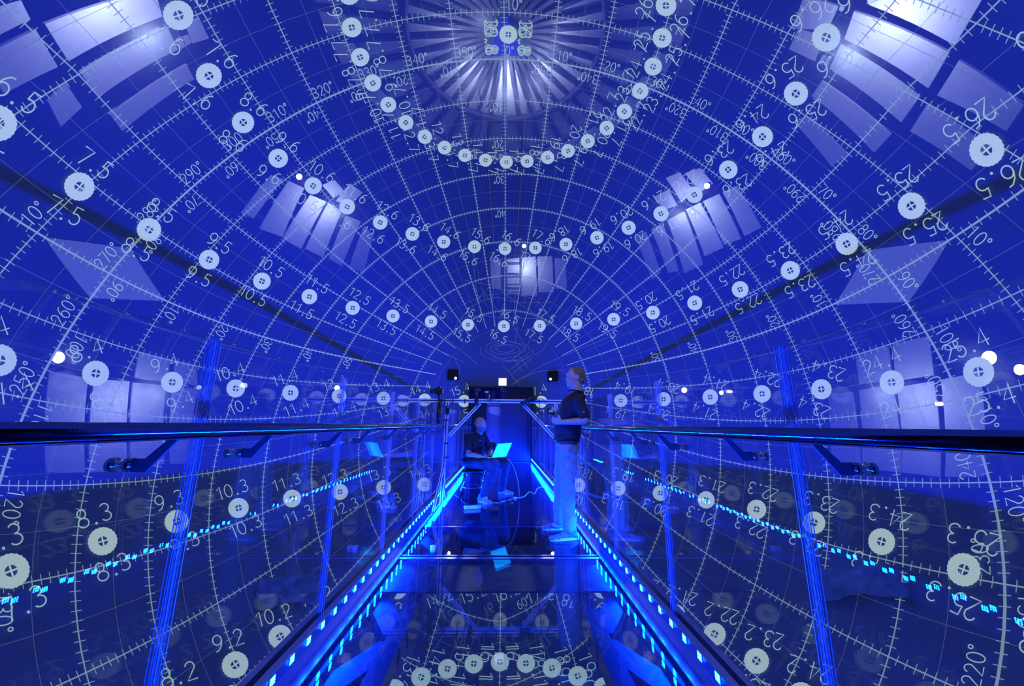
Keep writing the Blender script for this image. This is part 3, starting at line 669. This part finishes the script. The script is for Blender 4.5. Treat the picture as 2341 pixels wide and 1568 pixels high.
# ------------------------------------------------------------ hall outside the dome: lit panels, ribs, lamps
def shell_quad(cs, k, th_, name, m, parent):
    """thick curved sheet on the sphere of k radii with the four photo corners"""
    n = 6; c = [ats(u, v, k) - DC for u, v in cs]; vs = []
    for kk in (k, k + th_ / R):
        for i in range(n + 1):
            for j in range(n + 1):
                a, b = i / n, j / n
                vs.append(DC + unit((c[0] * (1 - a) + c[1] * a) * (1 - b) + (c[3] * (1 - a) + c[2] * a) * b) * R * kk)
    N = (n + 1) ** 2; I = lambda i, j, l: l * N + i * (n + 1) + j; fs = []
    for i in range(n):
        for j in range(n): fs += [(I(i, j, 0), I(i + 1, j, 0), I(i + 1, j + 1, 0), I(i, j + 1, 0)), (I(i, j, 1), I(i, j + 1, 1), I(i + 1, j + 1, 1), I(i + 1, j, 1))]
    for i in range(n): fs += [(I(i, 0, 0), I(i, 0, 1), I(i + 1, 0, 1), I(i + 1, 0, 0)), (I(i, n, 0), I(i + 1, n, 0), I(i + 1, n, 1), I(i, n, 1)), (I(0, i, 0), I(0, i + 1, 0), I(0, i + 1, 1), I(0, i, 1)), (I(n, i, 0), I(n, i, 1), I(n, i + 1, 1), I(n, i + 1, 0))]
    return MB().add(vs, fs).build(name, m, parent)
def window(label, panes, lamps, kp=1.12):
    c = np.mean([ats(*p, kp) for q in panes for p in q], axis=0)
    wn = empty('hall_window', c, label, 'window')
    for q in panes: shell_quad(q, kp, .03, 'pane', M['pane'], wn)
    for (u, v, kl, pw) in lamps:
        ld = bpy.data.lights.new('hall_lamp_light', 'POINT'); ld.energy = pw * 1.5; ld.color = (0.72, 0.80, 1.0); ld.shadow_soft_size = .04
        lo = bpy.data.objects.new('lamp_bulb', ld); COL.objects.link(lo); lo.location = tuple(ats(u, v, kl) - c); lo.parent = wn
window('row of tall lit panes on the upper left, beside a spot lamp',
 [[(660, 413), (696, 430), (646, 542), (593, 523)], [(709, 445), (746, 461), (689, 569), (646, 546)], [(751, 463), (782, 483), (739, 589), (698, 569)], [(792, 493), (825, 506), (782, 609), (752, 592)], [(832, 519), (855, 536), (832, 625), (799, 612)], [(620, 400), (648, 410), (580, 500), (552, 486)], [(736, 423), (766, 412), (790, 440), (762, 452)], [(768, 460), (800, 470), (830, 440), (800, 420)]],
 [(752, 480, 1.035, 36)])
window('row of tall lit panes on the upper right, beside a spot lamp',
 [[(1525, 503), (1564, 483), (1607, 605), (1564, 625)], [(1568, 479), (1601, 463), (1654, 566), (1611, 586)], [(1607, 460), (1644, 443), (1694, 546), (1655, 560)], [(1488, 523), (1515, 513), (1551, 619), (1528, 625)], [(1451, 540), (1476, 530), (1510, 625), (1490, 640)], [(1495, 450), (1528, 433), (1548, 470), (1518, 480)], [(1522, 407), (1554, 393), (1584, 436), (1558, 463)], [(1566, 396), (1600, 384), (1630, 420), (1600, 440)], [(1652, 440), (1684, 424), (1740, 520), (1702, 540)]],
 [(1562, 486, 1.035, 36)])
window('narrow lit panes with a ladder low on the far dome wall',
 [[(1160, 592), (1190, 589), (1190, 672), (1158, 672)], [(1193, 589), (1224, 586), (1228, 676), (1192, 676)], [(1229, 586), (1262, 586), (1266, 668), (1231, 668)], [(1120, 592), (1150, 592), (1150, 660), (1124, 660)], [(1268, 590), (1292, 592), (1296, 660), (1270, 660)]],
 [(1197, 615, 1.035, 22)], 1.10)
window('large curved lit panes in the top left corner',
 [[(103, 55), (355, -22), (371, 38), (157, 140)], [(66, -30), (190, -60), (350, -52), (352, -34), (90, 38)], [(183, 165), (383, 62), (407, 113), (226, 222)], [(253, 263), (427, 147), (444, 181), (280, 300)], [(-40, 130), (82, 68), (133, 153), (10, 215)], [(-20, 20), (48, 0), (70, 45), (-20, 90)], [(110, 232), (150, 190), (188, 245), (140, 290)], [(404, 92), (416, 86), (424, 106), (412, 113)], [(419, 86), (432, 82), (438, 98), (426, 105)], [(428, 60), (455, 40), (478, 88), (440, 100)]],
 [(300, 50, 1.035, 60)])
window('large curved lit panes in the top right corner with a bright slit',
 [[(1952, 26), (2170, 120), (2122, 202), (1930, 89)], [(1966, -30), (2250, -10), (2182, 104), (1988, 12)], [(1921, 103), (2101, 222), (2060, 280), (1896, 157)], [(1879, 185), (2036, 308), (1998, 349), (1855, 219)], [(1838, -10), (1916, 14), (1890, 70), (1810, 65)], [(1824, 67), (1879, 86), (1862, 140), (1803, 113)], [(2192, 138), (2341, 240), (2300, 300), (2142, 218)], [(2118, 240), (2260, 340), (2220, 390), (2080, 300)], [(1841, 264), (1940, 356), (1900, 380), (1815, 280)], [(1879, 128), (1886, 131), (1879, 148), (1871, 145)], [(1890, 131), (1897, 134), (1890, 152), (1883, 149)], [(1920, 14), (1928, 17), (1925, 27), (1917, 24)]],
 [(1975, 95, 1.035, 60)])
window('dim lit panes low behind the left handrail',
 [[(318, 806), (390, 820), (383, 874), (309, 864)], [(304, 874), (379, 881), (376, 1060), (301, 1075)], [(215, 867), (297, 871), (292, 1075), (205, 1080)], [(113, 847), (202, 864), (195, 1080), (105, 1080)], [(396, 885), (460, 888), (452, 1060), (391, 1060)], [(402, 824), (450, 834), (452, 880), (398, 875)]],
 [(335, 905, 1.03, 22)])
window('dim lit panes low behind the right handrail',
 [[(1954, 809), (2029, 792), (2038, 868), (1964, 878)], [(1964, 892), (2038, 878), (2060, 1080), (1970, 1070)], [(2050, 885), (2135, 871), (2150, 1090), (2062, 1080)], [(2040, 786), (2122, 768), (2135, 857), (2046, 871)], [(1892, 902), (1947, 895), (1966, 1070), (1900, 1060)], [(2150, 868), (2240, 850), (2250, 1090), (2160, 1090)]],
 [(2040, 905, 1.03, 22)])
for u, v, wd_, lab in ((683, 403, .10, 'bright spot lamp outside the dome at the upper left panes'), (1617, 424, .10, 'bright spot lamp outside the dome at the upper right panes'), (1198, 562, .09, 'bright lamp above the ladder on the far wall'), (130, 817, .13, 'bright oval lamp low on the left dome side'), (770, 887, .11, 'bright lamp low in the left middle distance'), (1565, 892, .11, 'bright lamp low right of the standing man'), (1650, 898, .08, 'smaller lamp right of the bright lamp by the standing man'), (2265, 818, .14, 'bright oval lamp low on the right dome side'), (2336, 845, .10, 'lamp at the right frame edge')):
    c = ats(u, v, 1.03); n = unit(DC - c); s1, s2 = perp(n)
    hl = empty('spot_lamp', c, lab, 'lamp')
    q = MB(); q.tube([c - n * .12, c - n * .03, c + n * .02], [wd_ * .4, wd_ * .75, wd_ * .8], 18); q.build('lamp_housing', M['beam'], hl, True)
    q = MB(); q.ell(c + n * .02, (wd_ * .7, wd_ * .7, .02), (s1, s2, n)); q.build('lamp_lens', M['lamp'], hl, True)
ld = empty('wall_ladder', ats(1175, 640, 1.09), 'steel ladder rungs in front of the lit panes on the far wall', 'ladder')
for u in (1158, 1191):
    q = MB(); q.tube([ats(u, v, 1.085) for v in (575, 610, 650, 690)], .02, 8); q.build('rail', M['hallbeam'], ld)
for v in (583, 604, 625, 629, 650, 668): q = MB(); q.tube([ats(1160, v, 1.085), ats(1190, v, 1.085)], .018, 8); q.build('rung', M['hallbeam'], ld)
# round roof lantern over the dome
RZ = DC[2] + R + .45; rc = atz(1156, 88, RZ)
rl = empty('roof_lantern', rc, 'round pale roof cone with dark radial ribs above the dome top', 'roof light')
NS = 36; r0_, r1_ = .28, 3.9
slope = .10
for k in range(NS):
    a0, a1 = 2 * math.pi * k / NS, 2 * math.pi * (k + 1) / NS
    P = lambda r_, a, dz=0: rc + np.array([r_ * math.sin(a), r_ * math.cos(a), .25 - slope * r_ + dz])
    q = MB(); q.add([P(r0_, a0), P(r1_, a0), P(r1_, a1), P(r0_, a1), P(r0_, a0, .02), P(r1_, a0, .02), P(r1_, a1, .02), P(r0_, a1, .02)], [(0, 1, 2, 3), (7, 6, 5, 4), (0, 4, 5, 1), (3, 2, 6, 7), (1, 5, 6, 2), (0, 3, 7, 4)])
    q.build('membrane_panel', M['roofcloth'], rl)
    q = MB(); p0, p1 = P(r0_, a0, -.05), P(r1_, a0, -.05); t = unit(p1 - p0); sd = unit(np.cross(t, [0, 0, 1]))
    q.box((p0 + p1) / 2, (np.linalg.norm(p1 - p0), .085, .12), (t, sd, np.cross(sd, t))); q.build('radial_rib', M['hallbeam'], rl)
for rr, th_ in ((2.2, .10), (3.3, .05)):
    q = MB(); q.tube([P(rr, 2 * math.pi * k / 64, -.10) for k in range(65)], th_, 10); q.build('ring_beam', M['hallbeam'], rl, True)
q = MB(); q.tube([rc + [0, 0, .05], rc + [0, 0, .3]], .33, 20); q.build('hub', M['hallbeam'], rl, True)
for pts in ([(1100, 235), (1095, 200), (1112, 165), (1120, 140)], [(1202, 250), (1225, 268), (1222, 310)], [(1098, 245), (1100, 290), (1088, 330)], [(1112, 245), (1125, 228), (1140, 250)]):
    q = MB(); q.tube([atz(u, v, RZ - .25) for u, v in pts], .018, 6); q.build('hanging_cord', M['hallbeam'], rl, True)
for (u, v, pw) in ((1160, 195, 80), (1080, 170, 50), (1235, 165, 50), (1052, 100, 25), (1262, 95, 25), (1100, 30, 20)):  # unseen point lights added to brighten the roof cone
    l_ = bpy.data.lights.new('roof_fill_light', 'POINT'); l_.energy = pw; l_.color = (0.66, 0.72, 1.0); l_.shadow_soft_size = .05
    lo = bpy.data.objects.new('lamp_bulb', l_); COL.objects.link(lo); lo.location = tuple(atz(u, v, RZ - .30) - rc); lo.parent = rl
# ------------------------------------------------------------ people
def hand(q, wrist, fd, side, thumb, L=.18, curl=.8, k=1.0):
    """palm + five fingers added to the body mesh; fd finger direction, side palm normal (fingers curl towards it), thumb direction"""
    fd, side = unit(fd), unit(side); side = unit(side - fd * (side @ fd)); ac = np.cross(fd, side)
    if ac @ np.array(thumb) < 0: ac = -ac
    pw_ = .040 * k; palm = wrist + fd * .052 * k
    q.ell(palm, (.052 * k, pw_, .017 * k), (fd, ac, side))
    for i, (off, ln, rr) in enumerate(((.75, .072, .0088), (.25, .082, .0090), (-.25, .076, .0086), (-.72, .060, .0078))):
        p = palm + fd * .040 * k + ac * pw_ * off; d = fd
        for j, f in enumerate((.42, .33, .25)):
            ang = curl * (.55 + .35 * j); d = unit(d * math.cos(ang) + side * math.sin(ang)); nx = p + d * ln * f * k * 1.05
            q.limb(p, nx, rr * (1 - .1 * j) * k, rr * (.92 - .1 * j) * k, 8); p = nx
    p = wrist + fd * .025 * k + ac * pw_ * .75; d = unit(ac * .8 + fd * .7 + side * .25)
    for f in (.034, .030): nx = p + d * f * k; q.limb(p, nx, .0115 * k, .0095 * k, 8); p = nx; d = unit(d + fd * .5 + side * .3)
def head(q, c, f, u, s=1.0, ear=True):
    """skull, jaw, nose, ears; c centre, f facing, u up"""
    f = unit(f); u = unit(u - f * (u @ f)); r_ = np.cross(f, u)
    B = (f, r_, u)
    q.ell(c + u * .028 * s - f * .012 * s, (.098 * s, .078 * s, .098 * s), B, 22, 14)
    q.ell(c - u * .045 * s + f * .020 * s, (.070 * s, .060 * s, .078 * s), B, 18, 12)
    q.ell(c - u * .092 * s + f * .058 * s, (.026 * s, .030 * s, .022 * s), B)          # chin
    q.limb(c + u * .022 * s + f * .080 * s, c - u * .020 * s + f * .097 * s, .008 * s, .012 * s, 10)   # nose
    for g in (-1, 1): q.ell(c - u * .024 * s + f * .090 * s + r_ * g * .011 * s, (.010 * s, .009 * s, .008 * s), B, 8, 6)
    q.limb(c + u * .034 * s + f * .078 * s - r_ * .03 * s, c + u * .034 * s + f * .078 * s + r_ * .03 * s, .012 * s, .012 * s, 8)  # brow
    q.limb(c - u * .058 * s + f * .084 * s - r_ * .018 * s, c - u * .058 * s + f * .084 * s + r_ * .018 * s, .008 * s, .008 * s, 8)  # mouth
    for g in (-1, 1):
        q.ell(c + r_ * g * .078 * s - f * .008 * s - u * .002 * s, (.018 * s, .008 * s, .031 * s), B, 12, 8)
        q.ell(c + r_ * g * .048 * s + f * .058 * s - u * .012 * s, (.022 * s, .018 * s, .016 * s), B, 10, 6)  # cheek
    return f, r_, u
def face_bits(par, c, f, r_, u, s):
    for g in (-1, 1):
        e = MB(); e.ell(c + u * .008 * s + f * .078 * s + r_ * g * .032 * s, (.010 * s, .014 * s, .0065 * s), (f, r_, u), 12, 8)
        eo = e.build('eye', M['eye'], par, True); e = MB(); e.ell(c + u * .008 * s + f * .0855 * s + r_ * g * .032 * s, (.0035 * s, .006 * s, .006 * s), (f, r_, u), 10, 6); e.build('iris', M['iris'], eo, True)
    e = MB(); e.ell(c - u * .058 * s + f * .0905 * s, (.004 * s, .021 * s, .005 * s), (f, r_, u), 12, 6); e.build('lips', M['lip'], par, True)
def shoe(name, heel, toe, mt, par, w_=.046, h=.075):
    heel, toe = np.array(heel, float), np.array(toe, float); d = unit(toe - heel); sd = np.cross([0, 0, 1.0], d); L = np.linalg.norm(toe - heel); q = MB()
    for f_, a, zc, hh in ((.12, .9, .045, .045), (.30, .92, .045, .042), (.5, .95, .036, .034), (.72, 1.05, .030, .028), (.9, .9, .026, .022)):
        q.ell(heel + d * L * f_ + [0, 0, zc], (L * .17, w_ * a, hh), (d, sd, (0, 0, 1)), 14, 8)
    q.limb(heel + d * L * .2 + [0, 0, .06], heel + d * L * .2 + [0, 0, .085], .043, .045, 14)
    o = remesh(q.build(name, mt, par, True), .006, 3); q = MB(); n = 22; vs = []
    for z in (.001, .026):
        for k in range(n):
            a = 2 * math.pi * k / n; x = .5 + .52 * math.cos(a); ww = w_ * (1.06 - .12 * math.sin(math.pi * x) + .06 * x) * math.sin(a)
            vs.append(heel + d * L * x + sd * ww + [0, 0, z])
    q.add(vs, [tuple(range(n - 1, -1, -1)), tuple(range(n, 2 * n))] + [(k, (k + 1) % n, n + (k + 1) % n, n + k) for k in range(n)]); q.build('sole', M['sole'], o)
    for k in range(3): q = MB(); p = heel + d * L * (.48 + .09 * k) + [0, 0, .069 - .008 * k]; q.tube([p - sd * .022, p + [0, 0, .006], p + sd * .022], .003, 6); q.build('lace', M['sole'], o)
    return o
# ---- standing man, profile to the left
Y = 4.36
st = empty('person', atz(1290, 1225, 0), 'standing man in a dark polo shirt and jeans holding a small device, facing left', 'person')
n_sh, f_sh = at(1324, 920, 4.17), at(1314, 920, 4.52); chest = at(1307, 940, Y); belly = at(1300, 985, Y); pel = at(1297, 1020, Y); nk = at(1317, 899, Y); hd = at(1314, 864, Y)
n_el, n_wr = at(1338, 962, 4.10), at(1286, 965, 4.17); f_el, f_wr = at(1312, 962, 4.58), at(1277, 950, 4.42)
n_hip, f_hip = at(1300, 1028, 4.275), at(1292, 1028, 4.445); n_kn, f_kn = at(1298, 1112, 4.25), at(1281, 1106, 4.52); 
n_an, f_an = atz(1303, 1222, .10), atz(1279, 1200, .10)
n_an = at(1303, 1212, 4.24); f_an = at(1280, 1192, 4.55)
q = MB()
q.limb(nk + [.0, 0, -.06], hd + [.012, 0, -.05], .074, .066); fF = np.array([-1.0, -.12, .06]); f_, r_, u_ = head(q, hd, fF, np.array([.05, 0, 1.0]), 1.06)
q.ell(chest, (.125, .175, .17)); q.ell(belly, (.13, .155, .15)); q.ell(pel, (.12, .165, .11)); q.limb(n_sh, f_sh, .065, .065)
q.limb(n_sh, n_el, .052, .044); q.limb(n_el, n_wr, .044, .029); q.limb(f_sh, f_el, .052, .044); q.limb(f_el, f_wr, .044, .029)
q.limb(n_hip, n_kn, .085, .056); q.limb(n_kn, n_an, .056, .036); q.limb(f_hip, f_kn, .085, .056); q.limb(f_kn, f_an, .056, .036)
q.ell(n_an + [-.03, 0, -.04], (.06, .035, .035)); q.ell(f_an + [-.03, 0, -.04], (.06, .035, .035))
hand(q, n_wr, at(1258, 960, 4.24) - n_wr, np.array([-.3, .9, .2]), np.array([0, 0, 1.0]), curl=.75, k=1.0)
hand(q, f_wr, at(1256, 944, 4.36) - f_wr, np.array([-.2, -.9, -.3]), np.array([0, 0, 1.0]), curl=.7, k=1.0)
bd = remesh(q.build('body', M['skin'], st, True), .0075, 3, .5); face_bits(bd, hd, f_, r_, u_, 1.06)
q = MB(); q.ell(hd + u_ * .040 - f_ * .022, (.101, .0865, .100), (f_, r_, u_), 24, 16); q.ell(hd - f_ * .055 - u_ * .018, (.062, .078, .075), (f_, r_, u_), 18, 12)
hr_ = remesh(q.build('hair', M['hair'], st, True), .006, 2)
bm = bmesh.new(); bm.from_mesh(hr_.data); o0 = ORG[st.name]
dl = [v for v in bm.verts if ((np.array(v.co) + o0 - hd) @ f_) > .052 - .4 * max(0, (.075 - ((np.array(v.co) + o0 - hd) @ u_))) or ((np.array(v.co) + o0 - hd) @ u_) < -.055]
bmesh.ops.delete(bm, geom=dl, context='VERTS'); bm.to_mesh(hr_.data); bm.free()
q = MB()     # polo shirt
q.ell(chest + [.004, 0, .01], (.140, .188, .175), None, 22, 14); q.ell(belly + [-.012, 0, .01], (.150, .170, .155), None, 22, 14); q.ell(at(1297, 999, Y), (.150, .172, .085), None, 22, 14)
q.limb(n_sh + [0, 0, .002], f_sh, .074, .074); m_ = n_sh + (n_el - n_sh) * .72; q.limb(n_sh, m_, .070, .066); m2 = f_sh + (f_el - f_sh) * .72; q.limb(f_sh, m2, .070, .066)
q.limb(nk + [.008, 0, -.05], nk + [.0, 0, -.022], .105, .078); q.limb(n_sh + [0, .06, .02], nk + [.01, 0, -.03], .06, .06); q.limb(f_sh + [0, -.06, .02], nk + [.01, 0, -.03], .06, .06)
shp = folds(remesh(q.build('polo_shirt', M['shirt'], st, True), .009, 4), .008, 7, 1.0)
cl_ = MB(); ring = []
for k in range(19):
    a = math.radians(20 + 320 * k / 18); ring.append(nk + [-.002, 0, .030] + np.array([-math.cos(a) * .080, math.sin(a) * .076, .010 * math.cos(a) - .008]))
cl_.tube(ring, .010, 8); cl_.build('collar', M['shirt'], shp, True)
e_ = MB(); p = m_ + (n_sh - m_) * .25 + [0, -.068, 0]; e_.ell(p, (.012, .003, .008)); e_.build('sleeve_badge', M['mark'], shp, True)
q = MB()     # jeans
q.ell(pel + [0, 0, -.01], (.132, .172, .115), None, 20, 12)
for h_, k_, a_ in ((n_hip, n_kn, n_an), (f_hip, f_kn, f_an)):
    q.limb(h_, k_, .103, .078); q.limb(k_, a_ + [0, 0, .03], .078, .064); q.ell(a_ + [-.004, 0, .015], (.070, .060, .045))
    for g in range(5): z_ = a_[2] + .03 + g * .035; cc = a_ + (k_ - a_) * ((z_ - a_[2]) / (k_[2] - a_[2])); q.ell(cc, (.074 + .004 * (g % 2), .066, .012), None, 16, 6)
    q.ell(k_ + [.012, 0, .05], (.085, .078, .04))
jn = folds(remesh(q.build('jeans', M['jeans'], st, True), .0085, 3), .014, 8, 3.0)
q = MB(); ring = [pel + np.array([.134 * math.cos(a), .172 * math.sin(a), .055]) for a in np.linspace(0, 2 * math.pi, 33)]; q.tube(ring, .013, 8); q.build('belt', M['belt'], st, True)
shoe('shoe', atz(1319, 1232, 0) * [1, 1, 0], atz(1258, 1236, 0) * [1, 1, 0], M['shoe'], st); shoe('shoe', atz(1293, 1210, 0) * [1, 1, 0], atz(1241, 1211, 0) * [1, 1, 0], M['shoe'], st)
dv = empty('handheld_device', at(1258, 943, 4.30), 'small dark device held in the hands of the standing man', 'device')
c_ = at(1259, 942, 4.30); MB().box(c_, (.10, .03, .055), (unit([-1, .2, .45]), unit([.2, 1, 0]), unit([.45, 0, 1])), .008).build('case', M['black'], dv)
MB().box(c_ + [0, -.017, .01], (.05, .004, .025)).build('screen', M['screen_small'], dv)
q = MB(); q.ell(c_ + [.03, -.02, .012], (.008, .005, .008)); q.build('button', M['steel2'], dv, True)
# ---- seated man with laptop
se = empty('person', atz(1085, 1140, 0), 'seated man in a dark polo shirt and dark jeans typing on a laptop', 'person')
YS = 6.5
nk = at(1094, 991, YS); hd = at(1099, 971, YS - .03); chest = at(1085, 1012, YS); belly = at(1081, 1036, YS); pel = at(1079, 1056, YS)
r_sh, l_sh = at(1070, 1000, 6.36), at(1106, 1001, 6.62); r_el, r_wr = at(1071, 1038, 6.22), at(1098, 1043, 6.12); l_el, l_wr = at(1122, 1032, 6.62), at(1120, 1041, 6.40)
r_hip, l_hip = at(1079, 1060, 6.40), at(1090, 1060, 6.60); r_kn, l_kn = at(1131, 1060, 6.12), at(1157, 1057, 6.45); r_an, l_an = at(1105, 1130, 6.12), at(1147, 1118, 6.62)
q = MB(); q.limb(nk + [0, 0, -.05], hd + [0, 0, -.04], .060, .056); f_, r_, u_ = head(q, hd, np.array([.75, -.6, .12]), np.array([-.05, 0, 1.0]), 1.02)
q.ell(chest, (.15, .14, .16)); q.ell(belly, (.14, .14, .13)); q.ell(pel, (.16, .15, .10)); q.limb(r_sh, l_sh, .062, .062)
for a, b, c in ((r_sh, r_el, r_wr), (l_sh, l_el, l_wr)): q.limb(a, b, .05, .042); q.limb(b, c, .042, .028)
for a, b, c in ((r_hip, r_kn, r_an), (l_hip, l_kn, l_an)): q.limb(a, b, .08, .058); q.limb(b, c, .056, .036); q.ell(c + [.02, -.02, -.05], (.05, .04, .035))
hand(q, r_wr, np.array([.85, .1, -.1]), np.array([0, 0, -1.0]), np.array([0, 1.0, 0]), curl=.35); hand(q, l_wr, np.array([.1, -.9, -.1]), np.array([0, 0, -1.0]), np.array([-1.0, 0, 0]), curl=.35)
bd = remesh(q.build('body', M['skin'], se, True), .008, 3); face_bits(bd, hd, f_, r_, u_, 1.02)
q = MB(); q.ell(hd + u_ * .030 - f_ * .018, (.0985, .080, .098), (f_, r_, u_), 22, 14); h2 = remesh(q.build('cropped_hair', M['hair2'], se, True), .006, 2)
bm = bmesh.new(); bm.from_mesh(h2.data); o0 = ORG[se.name]
bmesh.ops.delete(bm, geom=[v for v in bm.verts if ((np.array(v.co) + o0 - hd) @ f_) > .02 or ((np.array(v.co) + o0 - hd) @ u_) < -.03 or ((np.array(v.co) + o0 - hd) @ u_) > .085], context='VERTS'); bm.to_mesh(h2.data); bm.free()
q = MB(); q.ell(chest, (.165, .155, .168), None, 20, 12); q.ell(belly, (.160, .155, .15), None, 20, 12); q.ell(pel + [0, 0, .02], (.170, .165, .085), None, 20, 12); q.limb(r_sh, l_sh, .072, .072); q.limb(nk + [0, 0, -.05], nk + [0, 0, -.03], .085, .07)
for a, b in ((r_sh, r_el), (l_sh, l_el)): q.limb(a, a + (b - a) * .68, .068, .064)
sh2 = folds(remesh(q.build('polo_shirt', M['shirt'], se, True), .01, 4), .008, 7, 5.0)
cl_ = MB(); cl_.tube([nk + [0, 0, -.012] + np.array([math.cos(a) * .068, math.sin(a) * .068, -.014 * math.cos(a + .7)]) for a in np.linspace(-.4, 5.2, 18)], .009, 8); cl_.build('collar', M['shirt'], sh2, True)
e_ = MB(); p = chest + unit([.6, -.75, .25]) * .165; e_.ell(p, (.022, .010, .006)); e_.build('chest_badge', M['mark'], sh2, True)
q = MB(); q.ell(pel + [.01, 0, -.03], (.175, .165, .085), None, 20, 12)
for a, b, c in ((r_hip, r_kn, r_an), (l_hip, l_kn, l_an)):
    q.limb(a, b, .095, .076); q.limb(b, c, .074, .058); q.ell(c, (.062, .058, .05))
folds(remesh(q.build('jeans', M['jeans2'], se, True), .009, 3), .010, 8, 7.0)
shoe('shoe', fz(1094, 1147, 0) * [1, 1, 0], fz(1121, 1153, 0) * [1, 1, 0], M['shoe2'], se); a = atz(1140, 1128, 0) * [1, 1, 0]; shoe('shoe', a, a + np.array([.24, -.12, 0]), M['shoe2'], se)
# laptop on his lap, lid back towards the camera
HA, HB = at(1124.5, 1046, 6.06), at(1157, 1046, 6.30); HB[2] = HA[2] + .005; h_ = unit(HB - HA); W_ = np.linalg.norm(HB - HA)
bk = unit(np.cross([0, 0, 1.0], h_)); 
if bk[0] > 0: bk = -bk
lt = empty('laptop', (HA + HB) / 2, 'open silver laptop with a lid made to glow cyan on the lap of the seated man', 'laptop')
cc = (HA + HB) / 2 + bk * .115; MB().box(cc, (W_, .235, .016), (h_, bk, np.cross(h_, bk)), .004).build('base', M['laptop'], lt)
for i in range(5):
    for j in range(12): MB().box(cc + [0, 0, .0095] + h_ * (-.13 + j * .0236) + bk * (-.07 + i * .023), (.019, .018, .003), (h_, bk, np.cross(h_, bk))).build('key', M['black'], lt)
TL = at(1138.5, 1014.5, 6.06 - .05); upv = unit(TL - HA); H_ = np.linalg.norm(TL - HA); upv = unit(upv - h_ * (upv @ h_)); nn = np.cross(h_, upv)
if nn[1] > 0: nn = -nn
lc = (HA + HB) / 2 + upv * H_ / 2; MB().box(lc - nn * .004, (W_, H_, .005), (h_, upv, nn)).build('display', M['black'], lt)
lidx = TL - HA - upv * ((TL - HA) @ upv)
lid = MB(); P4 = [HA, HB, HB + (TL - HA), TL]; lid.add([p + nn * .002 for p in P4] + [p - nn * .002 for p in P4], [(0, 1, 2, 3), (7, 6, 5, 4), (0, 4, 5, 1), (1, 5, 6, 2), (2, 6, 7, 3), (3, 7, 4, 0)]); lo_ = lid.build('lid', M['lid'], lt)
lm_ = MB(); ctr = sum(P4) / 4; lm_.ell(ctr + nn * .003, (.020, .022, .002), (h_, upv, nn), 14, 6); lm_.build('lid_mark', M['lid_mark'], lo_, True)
# stool and black chair
sl = empty('stool', at(1090, 1150, 6.4) * [1, 1, 0], 'low stool with a black seat and steel legs under the seated man', 'stool')
sc0 = np.array([pel[0] + .03, 6.45, 0]); q = MB(); zs = .435
q.tube([sc0 + [0, 0, zs - .05], sc0 + [0, 0, zs - .03], sc0 + [0, 0, zs], sc0 + [0, 0, zs + .01]], [.16, .19, .19, .17], 24); q.build('seat', M['black'], sl, True)
for dx, dy in ((-1, -1), (1, -1), (1, 1), (-1, 1)):
    q = MB(); q.tube([sc0 + [dx * .13, dy * .14, zs - .04], sc0 + [dx * .19, dy * .22, .0]], .013, 10); q.build('leg', M['steel'], sl, True)
q = MB(); q.tube([sc0 + [.165 * math.cos(a), .18 * math.sin(a), .18] for a in np.linspace(0, 2 * math.pi, 33)], .009, 8); q.build('foot_ring', M['steel'], sl, True)
c1 = at(1126, 1050, 7.35); ch = empty('round_chair', c1 * [1, 1, 0], 'black chair with a rounded back standing behind the seated man', 'chair')
bx2 = np.array([c1[0], 7.4, 0]); q = MB()
q.tube([bx2 + [0, 0, .42], bx2 + [0, 0, .47]], [.21, .22], 24); q.build('seat', M['black'], ch, True)
q = MB(); zc = at(1124, 1030, 7.2)[2]
for k in range(1): q.ell(bx2 + [0, -.20, zc], (.17, .025, .15), None, 22, 12)
q.build('backrest', M['black'], ch, True)
for dx, dy in ((-1, -1), (1, -1), (1, 1), (-1, 1)):
    q = MB(); q.tube([bx2 + [dx * .14, dy * .14, .42], bx2 + [dx * .19, dy * .19, .0]], .012, 8); q.build('leg', M['steel'], ch, True)
q = MB(); q.tube([bx2 + [0, -.19, .44], bx2 + [0, -.205, zc]], .014, 8); q.build('back_post', M['steel'], ch, True)
